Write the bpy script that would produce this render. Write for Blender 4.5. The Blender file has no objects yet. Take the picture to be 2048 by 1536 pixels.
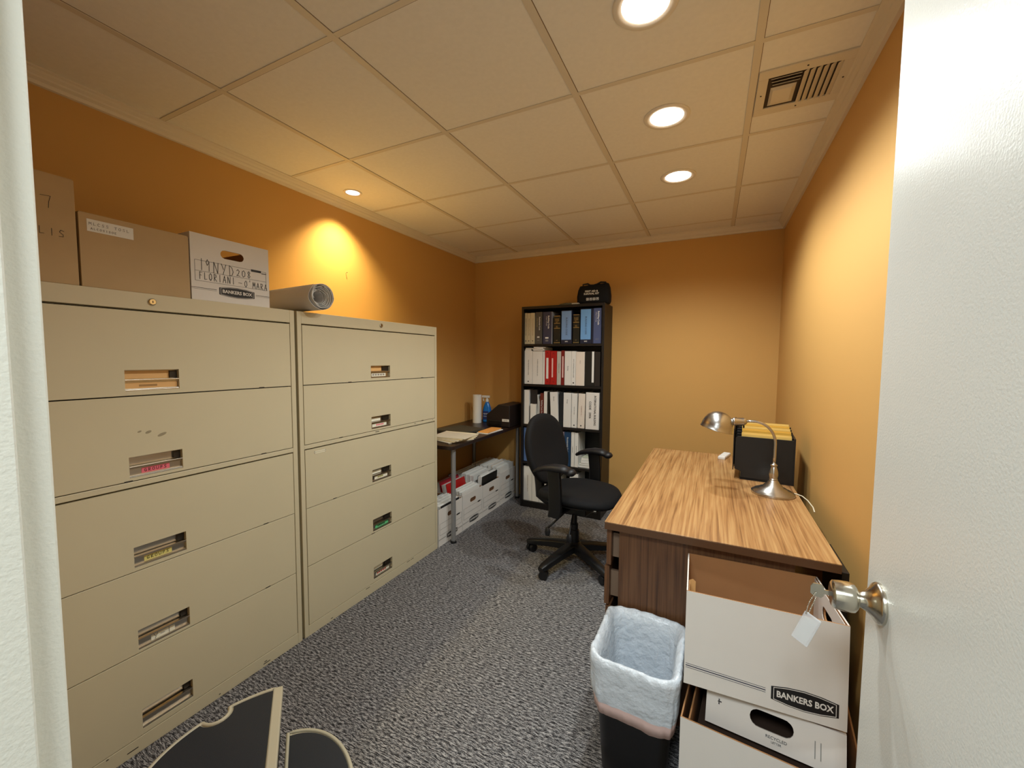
import bpy, bmesh, math, random
from mathutils import Vector, Matrix, noise
PI = math.pi
R = math.radians
scene = bpy.context.scene
C = scene.collection
random.seed(7)

# ------------------------------------------------------------------ camera, world, exposure
F_PX = 813.89
cam_d = bpy.data.cameras.new('camera'); cam = bpy.data.objects.new('camera', cam_d); C.objects.link(cam)
cam_d.sensor_width = 36.0; cam_d.lens = F_PX / 2048 * 36.0; cam_d.clip_start = 0.02
right = Vector((0.89666765, 0.44264917, 0.0069893))
up = Vector((-0.03415497, 0.05342927, 0.99798735))
fwd = Vector((-0.44138483, 0.89510169, -0.06302697))
M = Matrix.Identity(4)
for i in range(3):
    M[i][0] = right[i]; M[i][1] = up[i]; M[i][2] = -fwd[i]
M.translation = Vector((0, 0, 1.36))
cam.matrix_world = M
scene.camera = cam
scene.view_settings.view_transform = 'Standard'
scene.view_settings.look = 'None'
scene.view_settings.gamma = 1.0
scene.view_settings.use_curve_mapping = False
scene.view_settings.exposure = 0.36

world = bpy.data.worlds.new('world'); scene.world = world; world.use_nodes = True
world.node_tree.nodes['Background'].inputs[0].default_value = (0.9, 0.95, 1.0, 1)
world.node_tree.nodes['Background'].inputs[1].default_value = 0.03

ROOM_W = 33.5          # power of one downlight over the room
WARM = (0.93, 1.0, 1.0)
HALL_W = 34.0
HALL_COL = (0.90, 1.0, 1.04)
SPOT_W = 54.0

# room planes (metres)
XL, XR, YB, YF, HC = -2.219, 0.439, 3.632, 0.154, 2.379

# ------------------------------------------------------------------ materials
def lin(c):
    return tuple(((v / 255) / 12.92 if v / 255 <= 0.04045 else (((v / 255) + 0.055) / 1.055) ** 2.4) for v in c)
_m = {}
def mat(name, rgb, rough=0.6, metal=0.0, noise_amt=0.0, nscale=20, bump=0.0, bscale=200, spec=0.5, emit=None, alpha=1.0, bdist=0.002, trans=0.0, coat=0.0):
    if name in _m: return _m[name]
    m = bpy.data.materials.new(name); m.use_nodes = True; _m[name] = m
    nt = m.node_tree; b = nt.nodes['Principled BSDF']
    col = lin(rgb) + (1,)
    b.inputs['Base Color'].default_value = col
    b.inputs['Roughness'].default_value = rough
    b.inputs['Metallic'].default_value = metal
    b.inputs['Specular IOR Level'].default_value = spec
    if coat: b.inputs['Coat Weight'].default_value = coat
    if alpha < 1: b.inputs['Alpha'].default_value = alpha
    if trans: b.inputs['Transmission Weight'].default_value = trans
    if emit:
        b.inputs['Emission Color'].default_value = lin(emit[0]) + (1,); b.inputs['Emission Strength'].default_value = emit[1]
    tc = nt.nodes.new('ShaderNodeTexCoord')
    if noise_amt:
        n = nt.nodes.new('ShaderNodeTexNoise'); n.inputs['Scale'].default_value = nscale; n.inputs['Detail'].default_value = 4
        nt.links.new(tc.outputs['Object'], n.inputs['Vector'])
        r = nt.nodes.new('ShaderNodeMapRange'); r.inputs[1].default_value = 0.3; r.inputs[2].default_value = 0.7
        r.inputs[3].default_value = 1 - noise_amt; r.inputs[4].default_value = 1 + noise_amt
        nt.links.new(n.outputs[0], r.inputs[0])
        mx = nt.nodes.new('ShaderNodeVectorMath'); mx.operation = 'SCALE'; mx.inputs[0].default_value = col[:3]
        nt.links.new(r.outputs[0], mx.inputs['Scale']); nt.links.new(mx.outputs[0], b.inputs['Base Color'])
    if bump:
        n2 = nt.nodes.new('ShaderNodeTexNoise'); n2.inputs['Scale'].default_value = bscale; n2.inputs['Detail'].default_value = 3
        nt.links.new(tc.outputs['Object'], n2.inputs['Vector'])
        bp = nt.nodes.new('ShaderNodeBump'); bp.inputs['Strength'].default_value = bump; bp.inputs['Distance'].default_value = bdist
        nt.links.new(n2.outputs[0], bp.inputs['Height']); nt.links.new(bp.outputs[0], b.inputs['Normal'])
    return m

def wood(name, dark, mid, light, axis='Y', rough=0.38):
    m = bpy.data.materials.new(name); m.use_nodes = True; nt = m.node_tree; b = nt.nodes['Principled BSDF']
    N = nt.nodes.new; L = nt.links.new
    tc = N('ShaderNodeTexCoord'); mp = N('ShaderNodeMapping')
    s = {'Y': (1.0, 0.10, 1.0), 'Z': (1.0, 1.0, 0.10)}[axis]
    mp.inputs['Scale'].default_value = s
    L(tc.outputs['Object'], mp.inputs[0])
    n1 = N('ShaderNodeTexNoise'); n1.inputs['Scale'].default_value = 5.0; n1.inputs['Detail'].default_value = 2.5; n1.inputs['Distortion'].default_value = 0.5
    L(mp.outputs[0], n1.inputs['Vector'])
    # cathedral rings from a low frequency field
    mul = N('ShaderNodeMath'); mul.operation = 'MULTIPLY'; mul.inputs[1].default_value = 11.0; L(n1.outputs[0], mul.inputs[0])
    fr = N('ShaderNodeMath'); fr.operation = 'PINGPONG'; fr.inputs[1].default_value = 0.5; L(mul.outputs[0], fr.inputs[0])
    n2 = N('ShaderNodeTexNoise'); n2.inputs['Scale'].default_value = 120.0; n2.inputs['Detail'].default_value = 5; n2.inputs['Distortion'].default_value = 0.4
    mp2 = N('ShaderNodeMapping'); mp2.inputs['Scale'].default_value = {'Y': (1.0, 0.022, 1.0), 'Z': (1.0, 1.0, 0.022)}[axis]
    L(tc.outputs['Object'], mp2.inputs[0]); L(mp2.outputs[0], n2.inputs['Vector'])
    mixv = N('ShaderNodeMath'); mixv.operation = 'MULTIPLY_ADD'; mixv.inputs[1].default_value = 0.36
    L(fr.outputs[0], mixv.inputs[0])
    m3 = N('ShaderNodeMath'); m3.operation = 'MULTIPLY_ADD'; m3.inputs[1].default_value = 1.45; m3.inputs[2].default_value = -0.28
    L(n2.outputs[0], m3.inputs[0]); L(m3.outputs[0], mixv.inputs[2])
    cr = N('ShaderNodeValToRGB'); e = cr.color_ramp.elements
    e[0].position = 0.22; e[0].color = lin(dark) + (1,); e[1].position = 0.75; e[1].color = lin(light) + (1,)
    k = e.new(0.45); k.color = lin(mid) + (1,)
    L(mixv.outputs[0], cr.inputs[0]); L(cr.outputs[0], b.inputs['Base Color'])
    b.inputs['Roughness'].default_value = rough
    bp = N('ShaderNodeBump'); bp.inputs['Strength'].default_value = 0.15; bp.inputs['Distance'].default_value = 0.001
    L(n2.outputs[0], bp.inputs['Height']); L(bp.outputs[0], b.inputs['Normal'])
    return m

def carpet_mat():
    m = bpy.data.materials.new('grey heather carpet'); m.use_nodes = True; nt = m.node_tree; b = nt.nodes['Principled BSDF']
    N = nt.nodes.new; L = nt.links.new
    tc = N('ShaderNodeTexCoord')
    w = N('ShaderNodeTexNoise'); w.inputs['Scale'].default_value = 14; L(tc.outputs['Object'], w.inputs['Vector'])
    wv = N('ShaderNodeVectorMath'); wv.operation = 'MULTIPLY_ADD'; wv.inputs[1].default_value = (0.0, 0.022, 0); L(w.outputs[1], wv.inputs[0]); L(tc.outputs['Object'], wv.inputs[2])
    mp = N('ShaderNodeMapping'); mp.inputs['Scale'].default_value = (0.16, 1.0, 1.0); L(wv.outputs[0], mp.inputs[0])
    n = N('ShaderNodeTexNoise'); n.inputs['Scale'].default_value = 300; n.inputs['Detail'].default_value = 3; n.inputs['Roughness'].default_value = 0.7
    L(mp.outputs[0], n.inputs['Vector'])
    n3 = N('ShaderNodeTexNoise'); n3.inputs['Scale'].default_value = 420; n3.inputs['Detail'].default_value = 2; L(tc.outputs['Object'], n3.inputs['Vector'])
    ad = N('ShaderNodeMath'); ad.operation = 'MULTIPLY_ADD'; ad.inputs[1].default_value = 0.55; L(n3.outputs[0], ad.inputs[0])
    sc = N('ShaderNodeMath'); sc.operation = 'MULTIPLY_ADD'; sc.inputs[1].default_value = 1.15; sc.inputs[2].default_value = -0.35; L(n.outputs[0], sc.inputs[0]); L(sc.outputs[0], ad.inputs[2])
    wt = N('ShaderNodeTexWave'); wt.wave_type = 'BANDS'; wt.bands_direction = 'Y'; wt.inputs['Scale'].default_value = 22; wt.inputs['Distortion'].default_value = 4.2; wt.inputs['Detail'].default_value = 2; wt.inputs['Detail Scale'].default_value = 2.2
    L(wv.outputs[0], wt.inputs['Vector'])
    w2 = N('ShaderNodeMath'); w2.operation = 'MULTIPLY_ADD'; w2.inputs[1].default_value = 0.10; w2.inputs[2].default_value = -0.045; L(wt.outputs['Fac'], w2.inputs[0])
    a2 = N('ShaderNodeMath'); a2.operation = 'ADD'; L(ad.outputs[0], a2.inputs[0]); L(w2.outputs[0], a2.inputs[1]); ad = a2
    cr = N('ShaderNodeValToRGB'); e = cr.color_ramp.elements
    e[0].position = 0.38; e[0].color = lin((36, 35, 36)) + (1,); e[1].position = 0.64; e[1].color = lin((176, 173, 172)) + (1,)
    k = e.new(0.50); k.color = lin((92, 90, 92)) + (1,)
    L(ad.outputs[0], cr.inputs[0]); L(cr.outputs[0], b.inputs['Base Color'])
    b.inputs['Roughness'].default_value = 0.95; b.inputs['Specular IOR Level'].default_value = 0.1
    bp = N('ShaderNodeBump'); bp.inputs['Strength'].default_value = 0.6; bp.inputs['Distance'].default_value = 0.004
    L(ad.outputs[0], bp.inputs['Height']); L(bp.outputs[0], b.inputs['Normal'])
    return m

M_wall = mat('orange wall paint', (207, 161, 94), 0.66, bump=0.05, bscale=260, spec=0.25)
M_ceil = mat('ceiling tile', (240, 236, 226), 0.85, noise_amt=0.02, nscale=60, bump=0.12, bscale=420)
M_grid = mat('ceiling grid metal', (222, 212, 192), 0.5)
M_crown = mat('crown paint', (226, 214, 192), 0.45)
M_white = mat('white gloss paint', (222, 224, 218), 0.31, bump=0.22, bscale=260)
M_jamb = mat('white frame paint', (226, 226, 216), 0.4, bump=0.2, bscale=240)
M_hall = mat('hall wall paint', (225, 220, 208), 0.7)
M_cab = mat('putty enamel', (204, 193, 162), 0.38, noise_amt=0.012, nscale=5)
M_gapshade = mat('painted cabinet gap shade', (12, 12, 20), 0.6)
M_scuff = mat('dark scuffs', (40, 32, 24), 0.7)
M_steel = mat('brushed steel', (190, 184, 172), 0.28, 1.0)
M_steel_d = mat('dull steel', (150, 142, 124), 0.4, 0.9)
M_steel_k = mat('dark recess steel', (60, 54, 46), 0.45, 0.7)
M_chrome = mat('satin nickel', (200, 196, 184), 0.2, 1.0)
M_nickel = mat('lamp nickel', (186, 184, 180), 0.27, 1.0)
M_black = mat('black fabric', (15, 15, 17), 0.82, bump=0.15, bscale=600, spec=0.3)
M_blackp = mat('black plastic', (13, 13, 15), 0.42)
M_blacks = mat('black soft plastic', (20, 20, 24), 0.5)
M_shelf = mat('black brown laminate', (17, 12, 10), 0.45, noise_amt=0.1, nscale=30)
M_table = mat('dark brown table laminate', (40, 27, 23), 0.35, noise_amt=0.08, nscale=25)
M_leg = mat('silver grey leg paint', (150, 150, 150), 0.4, 0.4)
M_kraft = mat('kraft cardboard', (160, 116, 74), 0.8, noise_amt=0.03, nscale=14)
M_kraft2 = mat('brown carton', (186, 158, 116), 0.72, noise_amt=0.03, nscale=10)
M_box = mat('white printed board', (222, 217, 210), 0.6, noise_amt=0.012, nscale=12)
M_ink = mat('black ink', (18, 17, 20), 0.5)
M_inkb = mat('blue black ink', (40, 44, 70), 0.5)
M_pen = mat('marker ink', (40, 32, 26), 0.6)
M_paper = mat('white paper', (228, 226, 220), 0.75)
M_paperg = mat('grey drawing paper', (214, 209, 204), 0.75)
M_bag = mat('translucent white liner', (206, 214, 222), 0.34, noise_amt=0.05, nscale=22, bump=1.0, bscale=38, bdist=0.008, coat=0.25)
M_bagp = mat('pink liner drawstring hem', (226, 196, 190), 0.4)
M_trash = mat('black bin plastic', (9, 9, 12), 0.35)
M_desk = wood('oak laminate top', (126, 88, 52), (164, 120, 74), (188, 148, 98), 'Y', 0.36)
M_deskp = wood('brown oak panel', (72, 46, 29), (94, 62, 39), (110, 76, 49), 'Z', 0.42)
M_drawer = mat('drawer side board', (128, 104, 84), 0.6)
M_void = mat('dark cavity', (10, 9, 9), 0.8)
M_carpet = carpet_mat()
M_mat = mat('charcoal step mat', (26, 29, 36), 0.75, bump=0.3, bscale=900)
M_rim = mat('putty plastic rim', (182, 174, 152), 0.5)
M_gold = mat('gold foil', (196, 170, 110), 0.35, 0.7)
M_lens = mat('downlight lens', (255, 240, 214), 0.3, emit=((255, 240, 220), 12.0))
M_spotl = mat('spot lamp face', (235, 240, 255), 0.3, emit=((232, 238, 255), 1.6))
M_trimw = mat('white lamp trim', (236, 228, 214), 0.4)

# ------------------------------------------------------------------ geometry helpers
class MB:
    def __init__(s): s.bm = bmesh.new(); s.mi = 0
    def _face(s, vs):
        try:
            f = s.bm.faces.new(vs); f.material_index = s.mi; return f
        except ValueError: return None
    def box(s, x0, x1, y0, y1, z0, z1, mtx=None, mi=None):
        if mi is not None: s.mi = mi
        P = [(x0, y0, z0), (x1, y0, z0), (x1, y1, z0), (x0, y1, z0), (x0, y0, z1), (x1, y0, z1), (x1, y1, z1), (x0, y1, z1)]
        v = [s.bm.verts.new(mtx @ Vector(p) if mtx else p) for p in P]
        for q in ((3, 2, 1, 0), (4, 5, 6, 7), (0, 1, 5, 4), (1, 2, 6, 5), (2, 3, 7, 6), (3, 0, 4, 7)): s._face([v[i] for i in q])
        return s
    def loft(s, rings, cap0=True, cap1=True, mtx=None, mis=None):
        rr = [[s.bm.verts.new(mtx @ Vector(p) if mtx else p) for p in r] for r in rings]
        n = len(rr[0])
        for i in range(len(rr) - 1):
            if mis: s.mi = mis[i]
            for k in range(n):
                s._face([rr[i][k], rr[i][(k + 1) % n], rr[i + 1][(k + 1) % n], rr[i + 1][k]])
        if cap0: s._face(rr[0][::-1])
        if cap1: s._face(rr[-1])
        return s
    def lathe(s, prof, n=32, mtx=None, mis=None):
        rings = [[(r * math.cos(2 * PI * k / n), r * math.sin(2 * PI * k / n), z) for k in range(n)] for r, z in prof]
        return s.loft(rings, prof[0][0] > 1e-6, prof[-1][0] > 1e-6, mtx, mis)
    def cyl(s, a, b, r, n=16, r2=None):
        a = Vector(a); b = Vector(b); d = (b - a).normalized()
        q = d.to_track_quat('Z', 'Y').to_matrix()
        f = lambda c, rr: [tuple(c + q @ Vector((rr * math.cos(2 * PI * k / n), rr * math.sin(2 * PI * k / n), 0))) for k in range(n)]
        return s.loft([f(a, r), f(b, r if r2 is None else r2)])
    def tube(s, pts, r, n=10, squash=1.0):
        pts = [Vector(p) for p in pts]; rings = []; nrm = None
        for i, p in enumerate(pts):
            t = ((pts[i + 1] if i < len(pts) - 1 else p) - (pts[i - 1] if i else p)).normalized()
            if nrm is None:
                nrm = Vector((0, 0, 1)) if abs(t.z) < .9 else Vector((1, 0, 0))
            nrm = (nrm - t * nrm.dot(t)).normalized(); bn = t.cross(nrm)
            rr = r[i] if isinstance(r, (list, tuple)) else r
            rings.append([tuple(p + rr * (math.cos(2 * PI * k / n) * nrm * squash + math.sin(2 * PI * k / n) * bn)) for k in range(n)])
        return s.loft(rings)
    def prism(s, poly, t, mtx=None):
        "poly in local XZ, extruded along +y by t"
        a = [(x, 0, z) for x, z in poly]; b = [(x, t, z) for x, z in poly]
        return s.loft([b, a], True, True, mtx)
    def panel(s, w, h, t, hole, mtx=None, mi_front=0, mi_back=0):
        "plate in XZ (x 0..w, z 0..h), thickness +y, with a hole: ('round', cx, cz, hw, hh) or ('rect', ...)"
        kind, cx, cz, hw, hh = hole
        ang = []
        for X, Z in ((w, h), (0, h), (0, 0), (w, 0)): ang.append(math.atan2(Z - cz, X - cx) % (2 * PI))
        if kind == 'rect':
            for X, Z in ((hw, hh), (-hw, hh), (-hw, -hh), (hw, -hh)): ang.append(math.atan2(Z, X) % (2 * PI))
        else: ang += [2 * PI * k / 36 for k in range(36)]
        ang = sorted(set(round(a, 5) for a in ang))
        def outer(a):
            c, sn = math.cos(a), math.sin(a); ts = []
            if c > 1e-9: ts.append((w - cx) / c)
            if c < -1e-9: ts.append(-cx / c)
            if sn > 1e-9: ts.append((h - cz) / sn)
            if sn < -1e-9: ts.append(-cz / sn)
            q = min(ts); return cx + c * q, cz + sn * q
        def inner(a):
            c, sn = math.cos(a), math.sin(a)
            if kind == 'rect':
                q = min(hw / abs(c) if abs(c) > 1e-9 else 9, hh / abs(sn) if abs(sn) > 1e-9 else 9)
            else:   # stadium: straight run then half circles
                L = hw - hh
                q = hh / abs(sn) if abs(sn) > 1e-9 else 1e9
                if abs(q * c) > L:
                    bq = L * abs(c); q = bq + math.sqrt(max(bq * bq - L * L + hh * hh, 0))
            return cx + c * q, cz + sn * q
        O = [outer(a) for a in ang]; I = [inner(a) for a in ang]; n = len(ang)
        T = lambda p, y: s.bm.verts.new(mtx @ Vector((p[0], y, p[1])) if mtx else (p[0], y, p[1]))
        of = [T(p, 0) for p in O]; fi = [T(p, 0) for p in I]; ob = [T(p, t) for p in O]; ib = [T(p, t) for p in I]
        for k in range(n):
            j = (k + 1) % n
            s.mi = mi_front; s._face([of[k], of[j], fi[j], fi[k]])
            s.mi = mi_back; s._face([ob[j], ob[k], ib[k], ib[j]])
            s.mi = mi_back; s._face([fi[k], fi[j], ib[j], ib[k]])
            s.mi = mi_front; s._face([of[j], of[k], ob[k], ob[j]])
        return s
    def build(s, name, mats, parent=None, smooth=False, bevel=0, seg=2, sub=0, solid=0, auto=None, recalc=True):
        if recalc: bmesh.ops.recalc_face_normals(s.bm, faces=s.bm.faces)
        me = bpy.data.meshes.new(name); s.bm.to_mesh(me); s.bm.free()
        if not isinstance(mats, (list, tuple)): mats = [mats]
        for m in mats: me.materials.append(m)
        if smooth or auto:
            for p in me.polygons: p.use_smooth = True
            if auto: me.set_sharp_from_angle(angle=R(auto))
        o = bpy.data.objects.new(name, me); C.objects.link(o)
        if parent: o.parent = parent
        if bevel:
            b = o.modifiers.new('bevel', 'BEVEL'); b.width = bevel; b.segments = seg; b.limit_method = 'ANGLE'; b.angle_limit = R(40)
        if solid:
            b = o.modifiers.new('solid', 'SOLIDIFY'); b.thickness = solid
        if sub:
            b = o.modifiers.new('sub', 'SUBSURF'); b.levels = sub; b.render_levels = sub
        return o

def rrect(hw, hd, r, z, n=6, cx=0, cy=0):
    out = []
    for qx, qy, a0 in ((1, 1, 0), (-1, 1, 90), (-1, -1, 180), (1, -1, 270)):
        for k in range(n + 1):
            a = R(a0 + 90 * k / n)
            out.append((cx + qx * (hw - r) + r * math.cos(a), cy + qy * (hd - r) + r * math.sin(a), z))
    return out
def sup(a, b, e, z, n=40, cx=0, cy=0):
    out = []
    for k in range(n):
        t = 2 * PI * k / n; c, s_ = math.cos(t), math.sin(t)
        out.append((cx + a * math.copysign(abs(c) ** (2 / e), c), cy + b * math.copysign(abs(s_) ** (2 / e), s_), z))
    return out

def tag(o, label=None, cat=None, group=None, kind=None):
    if label: o['label'] = label
    if cat: o['category'] = cat
    if group: o['group'] = group
    if kind: o['kind'] = kind
    return o
def thing(name, label, cat, loc=(0, 0, 0), rz=0, group=None, rot=None):
    o = bpy.data.objects.new(name, None); C.objects.link(o); o.empty_display_size = 0.05
    o.location = loc; o.rotation_euler = rot if rot else (0, 0, rz)
    return tag(o, label, cat, group)
def struct(o): o['kind'] = 'structure'; return o

FRONT = Matrix.Rotation(PI / 2, 4, 'X')                  # writing on a face looking to -y
DOWN = FRONT @ Matrix.Rotation(-PI / 2, 4, 'Z')          # spine writing, read top to bottom
def text(s, size, m, parent, loc, base=FRONT, sx=1.0, align='CENTER', bold=0.0, name='lettering', shear=0.0, ext=0.0003, spacing=1.0, line=1.0):
    cu = bpy.data.curves.new(name, 'FONT'); cu.body = s; cu.size = size; cu.align_x = align; cu.align_y = 'CENTER'
    cu.extrude = ext; cu.offset = bold; cu.shear = shear; cu.space_character = spacing; cu.resolution_u = 2; cu.space_line = line
    o = bpy.data.objects.new('tmp', cu); C.objects.link(o)
    bpy.context.view_layer.update()
    me = bpy.data.meshes.new_from_object(o.evaluated_get(bpy.context.evaluated_depsgraph_get()))
    bpy.data.objects.remove(o); bpy.data.curves.remove(cu)
    me.transform(Matrix.Translation(loc) @ base @ Matrix.Diagonal((sx, 1, 1, 1)))
    me.materials.clear(); me.materials.append(m)
    r = bpy.data.objects.new(name, me); C.objects.link(r); r.parent = parent
    return r

STROKES = {
 '0': [[(.5,1),(.15,.8),(.1,.3),(.4,0),(.8,.2),(.85,.7),(.5,1)]], '1': [[(.4,1),(.4,0)]], '2': [[(.1,.8),(.4,1),(.75,.8),(.6,.45),(.1,.05),(.5,.12),(.9,0)]],
 '7': [[(.1,.95),(.9,1),(.75,.5),(.7,0)]], '8': [[(.75,.8),(.45,1),(.2,.75),(.5,.5),(.8,.25),(.5,0),(.2,.2),(.5,.5),(.75,.8)]],
 '9': [[(.8,.75),(.4,1),(.1,.75),(.35,.5),(.8,.75)],[(.8,.85),(.75,0)]], 'N': [[(.1,0),(.15,1),(.8,0),(.9,1)]], 'Y': [[(.1,1),(.45,.5)],[(.9,1),(.35,0)]],
 'D': [[(.2,0),(.15,1),(.6,.85),(.85,.45),(.6,.1),(.1,0)]], 'F': [[(.2,0),(.25,1)],[(.1,1),(.85,.97)],[(.2,.55),(.65,.55)]], 'L': [[(.2,1),(.2,.02),(.8,.08)]],
 'O': [[(.5,1),(.12,.7),(.15,.2),(.55,0),(.88,.35),(.8,.85),(.5,1)]], 'R': [[(.2,0),(.2,1)],[(.1,.95),(.7,.95),(.75,.6),(.2,.5),(.9,0)]], 'I': [[(.5,1),(.5,0)]],
 'A': [[(.05,0),(.5,1),(.9,0)],[(.2,.4),(.8,.38)]], 'M': [[(.05,0),(.2,1),(.5,.35),(.8,1),(.95,0)]], '-': [[(.1,.5),(.95,.48)]], "'": [[(.5,1.2),(.45,.95)]],
 'S': [[(.85,.9),(.4,1),(.2,.7),(.7,.4),(.7,.08),(.1,.05)]], 'G': [[(.85,.85),(.4,1),(.1,.5),(.4,0),(.85,.15),(.85,.45),(.5,.45)]], 'U': [[(.1,1),(.15,.15),(.5,0),(.85,.15),(.9,1)]],
 'P': [[(.2,0),(.2,1),(.75,.9),(.7,.5),(.2,.45)]], 'T': [[(.05,.95),(.95,1)],[(.5,.97),(.45,0)]], 'o': [[(.5,.6),(.15,.45),(.2,.1),(.6,0),(.85,.3),(.5,.6)]], ' ': [],
 'E': [[(.8,1),(.2,1),(.2,0),(.8,0)],[(.2,.5),(.6,.5)]], 'C': [[(.85,.85),(.4,1),(.1,.5),(.4,0),(.85,.12)]], 'Z': [[(.1,1),(.85,1),(.15,0),(.9,.02)]],
}
def hand(lines, m, parent, name='handwriting', mtx=None, w=0.0012):
    "lines: (string, x0, z0, char_w, char_h, slope) drawn on the plane y=0 facing -y as thin ink strokes"
    mb = MB()
    for s_, x0, z0, cw, chh, slope in lines:
        for i, ch in enumerate(s_):
            for st in STROKES.get(ch, []):
                P = [Vector((x0 + (i + px_ * .72) * cw, 0, z0 + pz * chh + slope * (i + px_) * cw)) for px_, pz in st]
                for a, b in zip(P, P[1:]):
                    d = b - a; ln = d.length
                    if ln < 1e-6: continue
                    ang = math.atan2(d.z, d.x)
                    q = Matrix.Translation(a) @ Matrix.Rotation(-ang, 4, 'Y')
                    if mtx: q = mtx @ q
                    mb.box(-w / 2, ln + w / 2, -0.0005, 0.0, -w / 2, w / 2, q)
    return mb.build(name, m, parent)

# ------------------------------------------------------------------ lights (each lamp's light sits in its builder)
GX = [-1.7312, -1.1215, -0.5118, 0.0978]
GY = [-0.2528, 0.3568, 0.9664, 1.576, 2.1856, 2.7952, 3.4048]

def downlight(x, y, label):
    t = thing('ceiling_downlight', label, 'light', (x, y, HC), 0, 'recessed round downlights along the ceiling')
    MB().lathe([(0.066, 0.0), (0.068, -0.004), (0.088, -0.007), (0.092, -0.003), (0.092, 0.0)], 40).build('trim_ring', M_trimw, t, smooth=True)
    MB().lathe([(0.0001, -0.0035), (0.03, -0.0035), (0.066, -0.002), (0.066, 0.0)], 40).build('lens', M_lens, t, smooth=True)
    l = bpy.data.lights.new('lamp_light', 'SPOT'); l.energy = ROOM_W; l.color = WARM; l.spot_size = R(152); l.spot_blend = 0.6; l.shadow_soft_size = 0.045
    lo = bpy.data.objects.new('lamp_light', l); C.objects.link(lo); lo.parent = t; lo.location = (0, 0, -0.03)
    return t
downlight(-0.21, 1.275, 'round recessed downlight glowing at the top edge of the view, nearest of three')
downlight(-0.21, 1.88, 'middle one of three glowing recessed downlights, level with the square vent')
downlight(-0.21, 2.50, 'farthest glowing recessed downlight, last before the back wall')

t = thing('ceiling_spotlight', 'small recessed eyeball spotlight near the left crown moulding, washing the orange wall', 'light', (-2.04, 1.885, HC))
MB().lathe([(0.040, 0.0), (0.042, -0.003), (0.052, -0.005), (0.055, 0.0)], 36).build('trim_ring', M_trimw, t, smooth=True)
MB().lathe([(0.0001, 0.006), (0.04, 0.004), (0.041, -0.002)], 36).build('lamp_face', M_spotl, t, smooth=True)
l = bpy.data.lights.new('lamp_light', 'SPOT'); l.energy = SPOT_W; l.color = (1.0, 0.80, 0.40); l.spot_size = R(108); l.spot_blend = 1.0; l.shadow_soft_size = 0.02
lo = bpy.data.objects.new('lamp_light', l); C.objects.link(lo); lo.parent = t; lo.location = (0, 0, -0.02)
lo.rotation_euler = Vector((0.05, -0.04, 1.0)).to_track_quat('Z', 'Y').to_euler()

# ------------------------------------------------------------------ the room shell
struct(MB().box(-2.5, 1.6, -1.9, 3.8, -0.05, 0).build('floor', M_carpet))
struct(MB().box(-2.32, XL, YF - 0.12, YB + 0.1, 0, HC + 0.02).build('wall_left', M_wall))
struct(MB().box(XR, XR + 0.1, YF - 0.12, YB + 0.1, 0, HC + 0.02).build('wall_right', M_wall))
struct(MB().box(XL, XR, YB, YB + 0.1, 0, HC + 0.02).build('wall_back', M_wall))
JX0, JX1 = -0.60, 0.318
w = MB(); w.box(XL, JX0 - 0.02, YF - 0.12, YF, 0, HC + 0.02); w.box(JX1 + 0.02, XR, YF - 0.12, YF, 0, HC + 0.02); w.box(JX0 - 0.02, JX1 + 0.02, YF - 0.12, YF, 2.07, HC + 0.02)
struct(w.build('wall_front', M_wall))
# ceiling: lay-in panels, with the grid as its own object
w = MB()
xs = [XL] + GX + [XR]; ys = [YF] + [g for g in GY if g > YF] + [YB]
for i in range(len(xs) - 1):
    for j in range(len(ys) - 1):
        w.box(xs[i] + 0.006, xs[i + 1] - 0.006, ys[j] + 0.006, ys[j + 1] - 0.006, HC, HC + 0.012)
w.box(XL, XR, YF - 0.12, YB, HC + 0.014, HC + 0.05)
struct(w.build('ceiling', M_ceil))
w = MB()
for g in GX: w.box(g - 0.012, g + 0.012, YF, YB, HC - 0.003, HC - 0.0005); 
for g in GY:
    if g > YF:
        for a, b in zip(xs, xs[1:]): w.box(a + (0.012 if a in GX else 0), b - (0.012 if b in GX else 0), g - 0.010, g + 0.010, HC - 0.0022, HC - 0.0005)
struct(w.build('trim_4', M_grid))
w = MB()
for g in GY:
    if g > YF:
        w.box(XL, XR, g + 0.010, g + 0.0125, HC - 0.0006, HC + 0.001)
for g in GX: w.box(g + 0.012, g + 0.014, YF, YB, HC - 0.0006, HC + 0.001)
struct(w.build('grid_shadow', mat('painted grid shadow', (120, 96, 70), 0.8)))  # thin brown strips paint a shadow along one side of each bar
# crown moulding profile (out from wall, down from ceiling)
PR = [(0, 0), (0.046, 0), (0.046, 0.006), (0.040, 0.010), (0.036, 0.016), (0.028, 0.024), (0.026, 0.030), (0.016, 0.038), (0.012, 0.050), (0, 0.052)]
w = MB(); w.loft([[(XL + u_, YF, HC - v_) for u_, v_ in PR], [(XL + u_, YB - u_, HC - v_) for u_, v_ in PR]])
struct(w.build('trim_1', M_crown))
w = MB(); w.loft([[(XL + u_, YB - u_, HC - v_) for u_, v_ in PR], [(XR - u_, YB - u_, HC - v_) for u_, v_ in PR]])
struct(w.build('trim_2', M_crown))
w = MB(); w.loft([[(XR - u_, YF, HC - v_) for u_, v_ in PR], [(XR - u_, YB - u_, HC - v_) for u_, v_ in PR]])
struct(w.build('trim_3', M_crown))
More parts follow.
